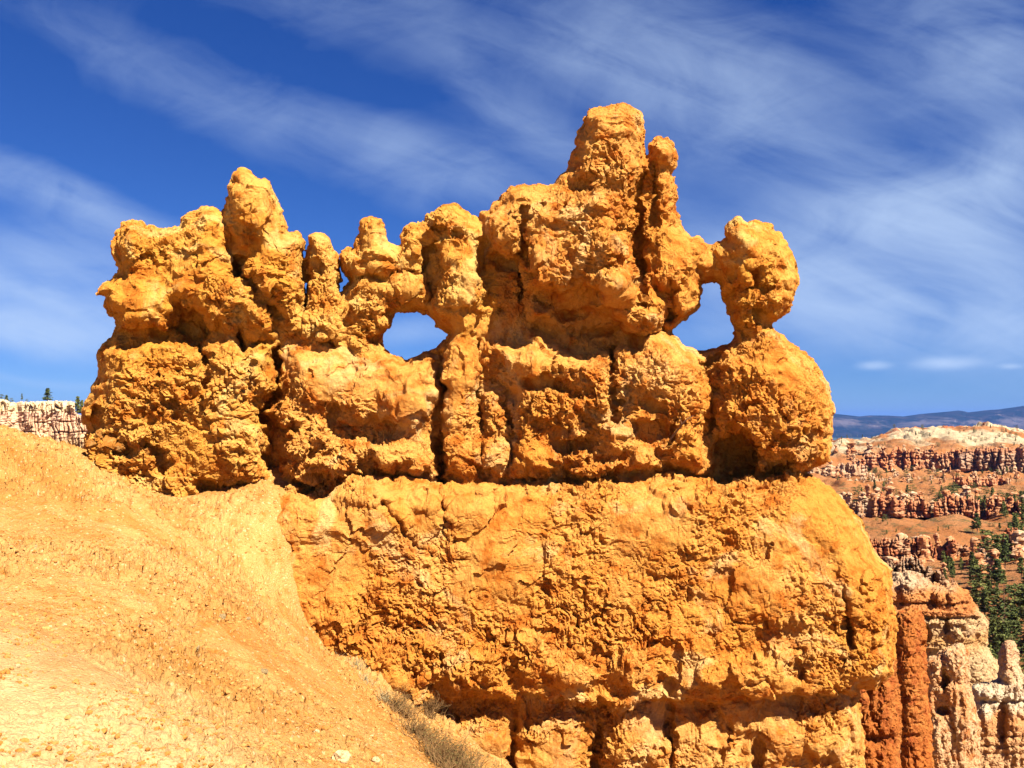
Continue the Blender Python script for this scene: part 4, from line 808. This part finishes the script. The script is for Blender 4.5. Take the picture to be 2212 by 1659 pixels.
# small free-standing hoodoos: four shapes, copied
def hoodoo_mesh(seed):
    r = random.Random(seed); n, m = 22, 14; V = []; Fq = []
    prof = [.30 + .10 * r.random()] ; w = .16 * r.uniform(.8, 1.3)
    for i in range(n + 1):
        t = i / n; rad = w * (1.5 - .9 * t) * (1 + .30 * math.sin(t * r.uniform(9, 12) + seed)) if t < .8 else w * (1.05 if t < .93 else .6)
        if i == n: rad = .01
        for k in range(m): a = 2 * math.pi * k / m; V.append((rad * math.cos(a), rad * math.sin(a) * .8, t * 1.15 - .15))
    for i in range(n):
        for k in range(m): Fq.append((i * m + k, i * m + (k + 1) % m, (i + 1) * m + (k + 1) % m, (i + 1) * m + k))
    V = np.array(V, np.float32); F1, F2, fc = worley(V * np.array([7, 7, 6]) + seed, seed); rad = 1 + .45 * fc + .5 * fbm(V * 4 + seed, 3, seed)
    V[:, :2] *= rad[:, None]; me = mesh_from('hoodoo_spire', V, np.array(Fq)); smooth(me, False); return me
HM = []
for i in range(6):
    me = hoodoo_mesh(i + 3); me.materials.append((M_HS1, M_HS2)[i % 2]); HM.append(me)
def hoodoos(n, box, hpx, label, group):
    for _ in range(n):
        u = rr.uniform(box[0], box[2]); v = rr.uniform(box[1], box[3]); P = canyon_hit(u, v); h = rr.uniform(*hpx) * P[1] / F
        o = obj('hoodoo_spire', rr.choice(HM), None, None, P); o.scale = (h * rr.uniform(.9, 1.7), h * rr.uniform(.9, 1.5), h); o.rotation_euler = (rr.uniform(-.06, .06), rr.uniform(-.06, .06), rr.random() * 6.28); tag(o, label, 'rock', group)
hoodoos(46, (1800, 1085, 2235, 1118), (16, 40), 'small stubby hoodoo in front of the middle cliff row', 'small hoodoos of the middle row')
hoodoos(40, (1790, 1030, 2235, 1047), (7, 18), 'tiny hoodoo on the terrace between the orange domes', 'tiny hoodoos between the orange domes')
hoodoos(60, (1790, 975, 2235, 1022), (8, 26), 'tiny hoodoo at the foot of the cream hill cliffs', 'tiny hoodoos under the cream hill')
hoodoos(30, (1880, 1185, 2235, 1245), (22, 60), 'red hoodoo below the nearest orange dome', 'red hoodoos below the nearest dome')
Gf = 'pines and junipers across the canyon'
SEEN = [0]
def grow(n, box, hpx, kinds, label, group, keep=lambda u, v: True, name='pine_tree', cat='tree'):
    k = 0; tries = 0
    while k < n and tries < n * 40:
        tries += 1; u = rr.uniform(box[0], box[2]); v = rr.uniform(box[1], box[3])
        if not keep(u, v): continue
        P = canyon_hit(u, v); h = rr.uniform(*hpx) * P[1] / F
        plant(rr.choice(kinds), P - np.array([0, 0, .02 * h]), h, label, group, rr, rr.uniform(.8, 1.15), name, cat); k += 1
def inside_poly(poly):
    return lambda u, v: poly_sdf(poly, np.array([[u]], np.float32), np.array([[v]], np.float32))[0, 0] > 0
Gs = 'pines standing on the slope behind the banded fin'
grow(66, (2040, 1200, 2235, 1500), (36, 84), (0, 1, 1, 2), 'tall green pine on the wooded slope right of the banded fin', Gs, inside_poly([(2090, 1250), (2130, 1200), (2150, 1230), (2240, 1330), (2240, 1500), (2120, 1500), (2095, 1330)]))
grow(16, (2110, 1150, 2235, 1300), (34, 60), (1, 1, 0), 'slender pine with bare lower trunk on the open slope above the woods', 'slender pines on the open slope above the woods')
grow(12, (2030, 1215, 2110, 1262), (22, 40), (0, 1), 'dark pine in the shade between the banded fin and the red cliff', 'pines in the shaded gully below the red cliff')
grow(24, (2085, 1085, 2235, 1165), (22, 46), (0, 1), 'mid distance pine among the right hand hoodoos', 'mid distance pines among the right hand hoodoos')
grow(70, (1840, 1062, 2230, 1116), (9, 26), (2, 2, 0), 'round green juniper at the foot of the middle hoodoo row', 'junipers along the middle hoodoo row', name='juniper_shrub', cat='shrub')
grow(16, (1880, 1122, 2160, 1158), (6, 14), (2, 0), 'lone dark bush dotting the bare orange dome', 'bushes dotting the nearest orange dome', name='juniper_shrub', cat='shrub')
grow(50, (1800, 1020, 2230, 1047), (6, 15), (2, 2, 0), 'small juniper between the upper orange domes', 'small junipers between the upper domes', name='juniper_shrub', cat='shrub')
grow(80, (1800, 918, 2235, 968), (4, 10), (2, 2, 0), 'tiny dark pine speckling the cream hill', 'pines speckling the far cream hill')
grow(22, (1795, 918, 1935, 950), (5, 9), (0, 0, 2), 'tiny dark pine in the wood on the far hill shoulder', 'wood on the far hill shoulder', inside_poly([(1790, 945), (1850, 935), (1930, 916), (1940, 924), (1880, 942), (1795, 958)]))
for (u, vt, vb, k, sq, lab) in [(102, 838, 868, 0, 1.5, 'broad dark fir standing alone on the pale rim'), (47, 850, 868, 1, .8, 'thin spindly pine on the pale rim left of the broad fir'), (167, 856, 896, 0, 1.1, 'dark fir half hidden at the right end of the rim, touching the orange rock'), (176, 864, 897, 0, .9, 'small ragged fir behind the dark one at the right end of the rim'),
                                (3, 852, 872, 2, .9, 'bushy pine at the far left edge of the rim'), (14, 853, 876, 0, 1.1, 'pointed pine beside the bushy one on the far left of the rim'), (24, 860, 874, 2, .8, 'low dark shrub at the notch in the rim'), (58, 862, 868, 2, 1.2, 'low shrub right of the spindly pine on the rim')]:
    P = ray(u, vb, YR + 8); plant(k, P, (vb - vt) / F * (YR + 8) * 1.03, lab, 'trees on the pale rim', rr, sq)

# ------------------------------------------------------------------ things on the near slope
def stone_mesh(seed, n=2, rough=.28):
    import bmesh
    bm = bmesh.new(); bmesh.ops.create_icosphere(bm, subdivisions=n, radius=1.0)
    P = np.array([v.co[:] for v in bm.verts]); F1, F2, fc = worley(P * 1.1 + seed * 5.3, seed); d = 1 + rough * fc + .10 * fbm(P * 2.2 + seed, 3, seed)
    for v, k in zip(bm.verts, d): v.co = v.co * float(k)
    me = bpy.data.meshes.new('stone'); bm.to_mesh(me); bm.free(); return me
STN = [stone_mesh(i + 1, 3, .34) for i in range(5)]
def stone(u, v, wpx, label, mat, name='boulder', cat='rock', group=None, flat=.75, Y=None):
    P = ray(u, v, Y) if Y else ground_hit(u, v); s = wpx * P[1] / F * .5; r = random.Random(int(u * 7 + v)); me = r.choice(STN).copy(); smooth(me, False)
    o = obj(name, me, mat, None, P + np.array([0, 0, s * .25])); o.scale = (s, s * .8, s * flat); o.rotation_euler = (r.uniform(-.4, .4), r.uniform(-.4, .4), r.random() * 6.28)
    return tag(o, label, cat, group)
M_CREAM = rock_mat('cream_stone', [(.58, .40, .20), (.62, .46, .26), (.54, .34, .14)], .25, 4.0)
Gb = 'loose boulders at the foot of the rock on the left'
for (u, v, w, lab) in [(196, 962, 28, 'pointed loose boulder at the left foot of the orange rock'), (216, 940, 26, 'shaded round boulder wedged under the rock, above the pointed one'), (238, 962, 46, 'broad low boulder right of the pointed boulder'), (262, 968, 30, 'dark brown boulder between the broad boulder and the leaning block'), (296, 955, 44, 'leaning angular block under the left overhang'), (318, 978, 26, 'small broken block below the leaning block')]:
    stone(u, v, w, lab, M_ROCK, group=Gb, Y=13.05)
Gp = 'pale stones lying on the slope'
for (u, v, w, lab) in [(684, 1582, 13, 'small round white stone alone on the lower slope'), (736, 1640, 40, 'pale half buried block at the bottom edge of the slope'), (803, 1594, 12, 'little cream stone left of the dry bush'), (812, 1644, 18, 'cream stone near the bottom, left of the dry bush'), (740, 1592, 9, 'tiny white stone right of the round white one'), (108, 1356, 10, 'flat pale stone on the upper left slope'), (140, 1352, 11, 'second flat pale stone, right of the first on the upper left slope'), (38, 1440, 12, 'pale lump near the left edge of the slope'),
                       (957, 1445, 12, 'small stone at the edge of the slope against the rock'), (60, 1505, 9, 'small pebble above the pale path on the left'), (62, 1562, 8, 'small rounded stone at the edge of the pale path'), (570, 1452, 16, 'angular chunk in the rubble of the middle slope'), (480, 1335, 18, 'angular chunk casting a shadow on the upper middle slope'), (536, 1338, 12, 'small dark sided chunk right of the angular one'), (430, 1402, 13, 'brown chunk on the middle slope')]:
    if u == 957: u, v = 660, 1382
    stone(u, v, w, lab, M_CREAM if 'pale' in lab or 'white' in lab or 'cream' in lab else M_SOIL, 'stone', 'stone', Gp, .7)
M_GRAVEL = rock_mat('gravel_stone', [(.43, .185, .040), (.50, .27, .085), (.36, .13, .022)], .3, 3.0)
def pebbles():
    """loose gravel: one object"""
    base = []
    for i in range(6):
        me = stone_mesh(20 + i, 1, .3); v = np.array([p.co[:] for p in me.vertices]); f = np.array([p.vertices[:] for p in me.polygons]); base.append((v, f)); bpy.data.meshes.remove(me)
    rg = np.random.RandomState(4); n = 34000; u = rg.uniform(-40, 1100, n); Y = 3.4 * np.exp(rg.uniform(0, 1, n) ** .8 * math.log(14.5 / 3.4)); x = (u - 1106) / F * Y
    clump = fbm(np.stack([x * .9, Y * .9, x * 0 + 7], 1), 3, 31); keep = rg.uniform(0, 1, n) < sstep(-.45, .45, clump) * np.clip((Y + .55 * x - 1.6) / 4, .06, 1); x, Y = x[keep], Y[keep]
    z = ground_z(x, Y); P = np.stack([x, Y, z], 1); P[:, 2] += soil_detail(P.astype(np.float32), None)
    Vs, Fs = [], []; o = 0
    s = .006 + .022 * rg.uniform(0, 1, len(x)) ** 4.0
    for i in range(len(x)):
        v, f = base[i % 6]; a = rg.uniform(0, 6.28); ca, sa = math.cos(a), math.sin(a); k = s[i]; w = v * (k, k * .8, k * .62)
        w = np.stack([w[:, 0] * ca - w[:, 1] * sa, w[:, 0] * sa + w[:, 1] * ca, w[:, 2]], 1) + P[i] + (0, 0, k * .15); Vs.append(w); Fs.append(f + o); o += len(v)
    me = mesh_from('gravel', np.concatenate(Vs), np.concatenate(Fs)); smooth(me, False); tag(obj('gravel', me, M_GRAVEL), kind='stuff'); print('PEBBLES', len(x))
pebbles()

def twig_mat(name, a, b_): return leaf_mat(name, a, b_)
M_TWIG = twig_mat('dry_twigs', (.12, .062, .022), (.24, .14, .055)); M_SAGE = twig_mat('dusty_leaves', (.070, .052, .014), (.15, .105, .035)); M_GRASS = twig_mat('dry_grass', (.24, .20, .10), (.36, .30, .17))
def bush(u, v, r_m, h_m, n, label, seed, leaves=500, spread=(1, 1), name='dry_bush', lean=(0, 0)):
    c = ground_hit(u, v); r = random.Random(seed); root = empty(name, c, label, 'bush', 'dry bushes on the edge of the slope'); tw = []; LV = []; LF = []
    for i in range(n):
        ax, ay = r.gauss(0, .45) * r_m * spread[0], r.gauss(0, .45) * r_m * spread[1]; bz = float(ground_z(np.array([c[0] + ax]), np.array([c[1] + ay]))[0] - c[2])
        a = r.random() * 6.283; tilt = r.uniform(.15, 1.1); L = h_m * r.uniform(.45, 1.15); d = np.array([math.cos(a) * math.sin(tilt) + lean[0], math.sin(a) * math.sin(tilt) + lean[1], math.cos(tilt)]); p = np.array([ax, ay, bz - .01]); pts = [p.copy()]
        for s_ in range(4):
            d = d + np.array([r.gauss(0, .22), r.gauss(0, .22), r.gauss(0, .16)]); d /= np.linalg.norm(d); p = p + d * L / 4; pts.append(p.copy())
            if s_ and r.random() < .75:
                e = d + np.array([r.gauss(0, .6), r.gauss(0, .6), r.gauss(0, .5)]); e /= np.linalg.norm(e); q = p + e * L * .28; tw.append(tube([p, (p + q) / 2 + np.array([r.gauss(0, .01)] * 3), q], [.0022, .0018, .0010], 3)); LV.append(q)
        tw.append(tube(pts, [.0060, .0048, .0038, .0028, .0016], 3)); LV.append(p)
    v_, f_ = join(tw); obj('branches', mesh_from('branches', v_, f_), M_TWIG, root)
    if leaves:
        V = []; Fq = []
        for i in range(leaves):
            q = np.array(r.choice(LV)) + np.array([r.gauss(0, .03), r.gauss(0, .03), r.gauss(0, .03)]); sz = r.uniform(.006, .014); n_ = np.array([r.gauss(0, 1) for _ in range(3)]); n_ /= np.linalg.norm(n_); b1 = np.cross(n_, [0, .1, 1.]); b1 /= np.linalg.norm(b1); b2 = np.cross(n_, b1)
            k = len(V); V += [q - b1 * sz, q - b2 * sz * .4, q + b1 * sz, q + b2 * sz * .4]; Fq.append((k, k + 1, k + 2, k + 3))
        obj('foliage', mesh_from('foliage', np.array(V), np.array(Fq)), M_SAGE, root)
bush(968, 1655, .28, .27, 260, 'large grey brown dry bush at the bottom edge below the ledge shadow', 1, 1300, (1, 1.2))
bush(912, 1596, .20, .20, 150, 'dry bush in the middle, between the sprawling twigs and the large bush', 2, 600, (1, 1.2))
bush(868, 1535, .20, .22, 110, 'straggly bush reaching bare twigs in front of the ledge shadow', 3, 400, (1, 1.2))
bush(925, 1545, .16, .34, 60, 'bare pale twigs sticking up against the dark ledge shadow', 4, 60, (1, 1), 'dead_shrub', (.15, 0))
bush(1020, 1700, .32, .30, 200, 'dry bush cut off by the bottom edge, right of the large bush', 5, 900, (1, 1.2))
def tuft(u, v, h, n, label, seed):
    c = ground_hit(u, v); r = random.Random(seed); t = []
    for i in range(n):
        a = r.random() * 6.283; L = h * r.uniform(.5, 1.1); o = np.array([r.gauss(0, .05), r.gauss(0, .09), 0]); o[2] = float(ground_z(np.array([c[0] + o[0]]), np.array([c[1] + o[1]]))[0] - c[2]) - .01
        d = np.array([math.cos(a) * .5, math.sin(a) * .5, 1]); t.append(tube([o, o + d * L * .5, o + d * L + np.array([math.cos(a), math.sin(a), -.6]) * L * .25], [.0028, .0022, .0008], 3))
    v_, f_ = join(t); tag(obj('grass_tuft', mesh_from('grass_tuft', v_, f_), M_GRASS, None, c), label, 'grass', 'dry grass tufts on the slope edge')
tuft(772, 1440, .12, 70, 'upper dry grass tuft on the slope edge beside the rock', 1); tuft(742, 1412, .09, 40, 'highest and smallest dry grass tuft on the slope edge', 2); tuft(792, 1470, .11, 60, 'lower dry grass tuft on the slope edge', 3); tuft(830, 1508, .14, 70, 'dry grass tuft just above the straggly bush', 4)
# a dead branch lodged in the rock face
def branch():
    A, Bp = ray(1436, 963, 12.95), ray(1484, 905, 12.55); M = (A + Bp) / 2 + np.array([.02, -.02, .03]); C = Bp + np.array([.10, -.02, .05]); D = ray(1470, 918, 12.62) + np.array([-.03, -.06, .12])
    t = [tube([A, (A + M) / 2 + np.array([.01, 0, 0]), M, (M + Bp) / 2, Bp, C], [.022, .020, .017, .013, .009, .003], 6), tube([(M + Bp) / 2, D], [.008, .003], 5)]
    v_, f_ = join(t); b = A; tag(obj('dead_branch', mesh_from('dead_branch', v_ - b, f_), M_BARK, None, b), 'dark dead branch lodged slantwise in the rock face left of the big recess', 'branch')
branch()

# ------------------------------------------------------------------ air
def haze():
    import bmesh
    bm = bmesh.new(); bmesh.ops.create_cube(bm, size=1.0); me = bpy.data.meshes.new('haze'); bm.to_mesh(me); bm.free()
    o = obj('haze', me, None, None, (0, 24000, -250)); o.scale = (130000, 60000, 1500); 
    m = bpy.data.materials.new('haze'); m.use_nodes = True; T = NT(m.node_tree); T.n.clear(); out = T.add('ShaderNodeOutputMaterial'); v = T.add('ShaderNodeVolumePrincipled')
    v.inputs['Color'].default_value = (.10, .23, .66, 1); v.inputs['Density'].default_value = HAZE; v.inputs['Anisotropy'].default_value = .0
    T.l.new(v.outputs[0], out.inputs['Volume']); me.materials.append(m); tag(o, kind='stuff')
HAZE = 2.6e-5
haze()
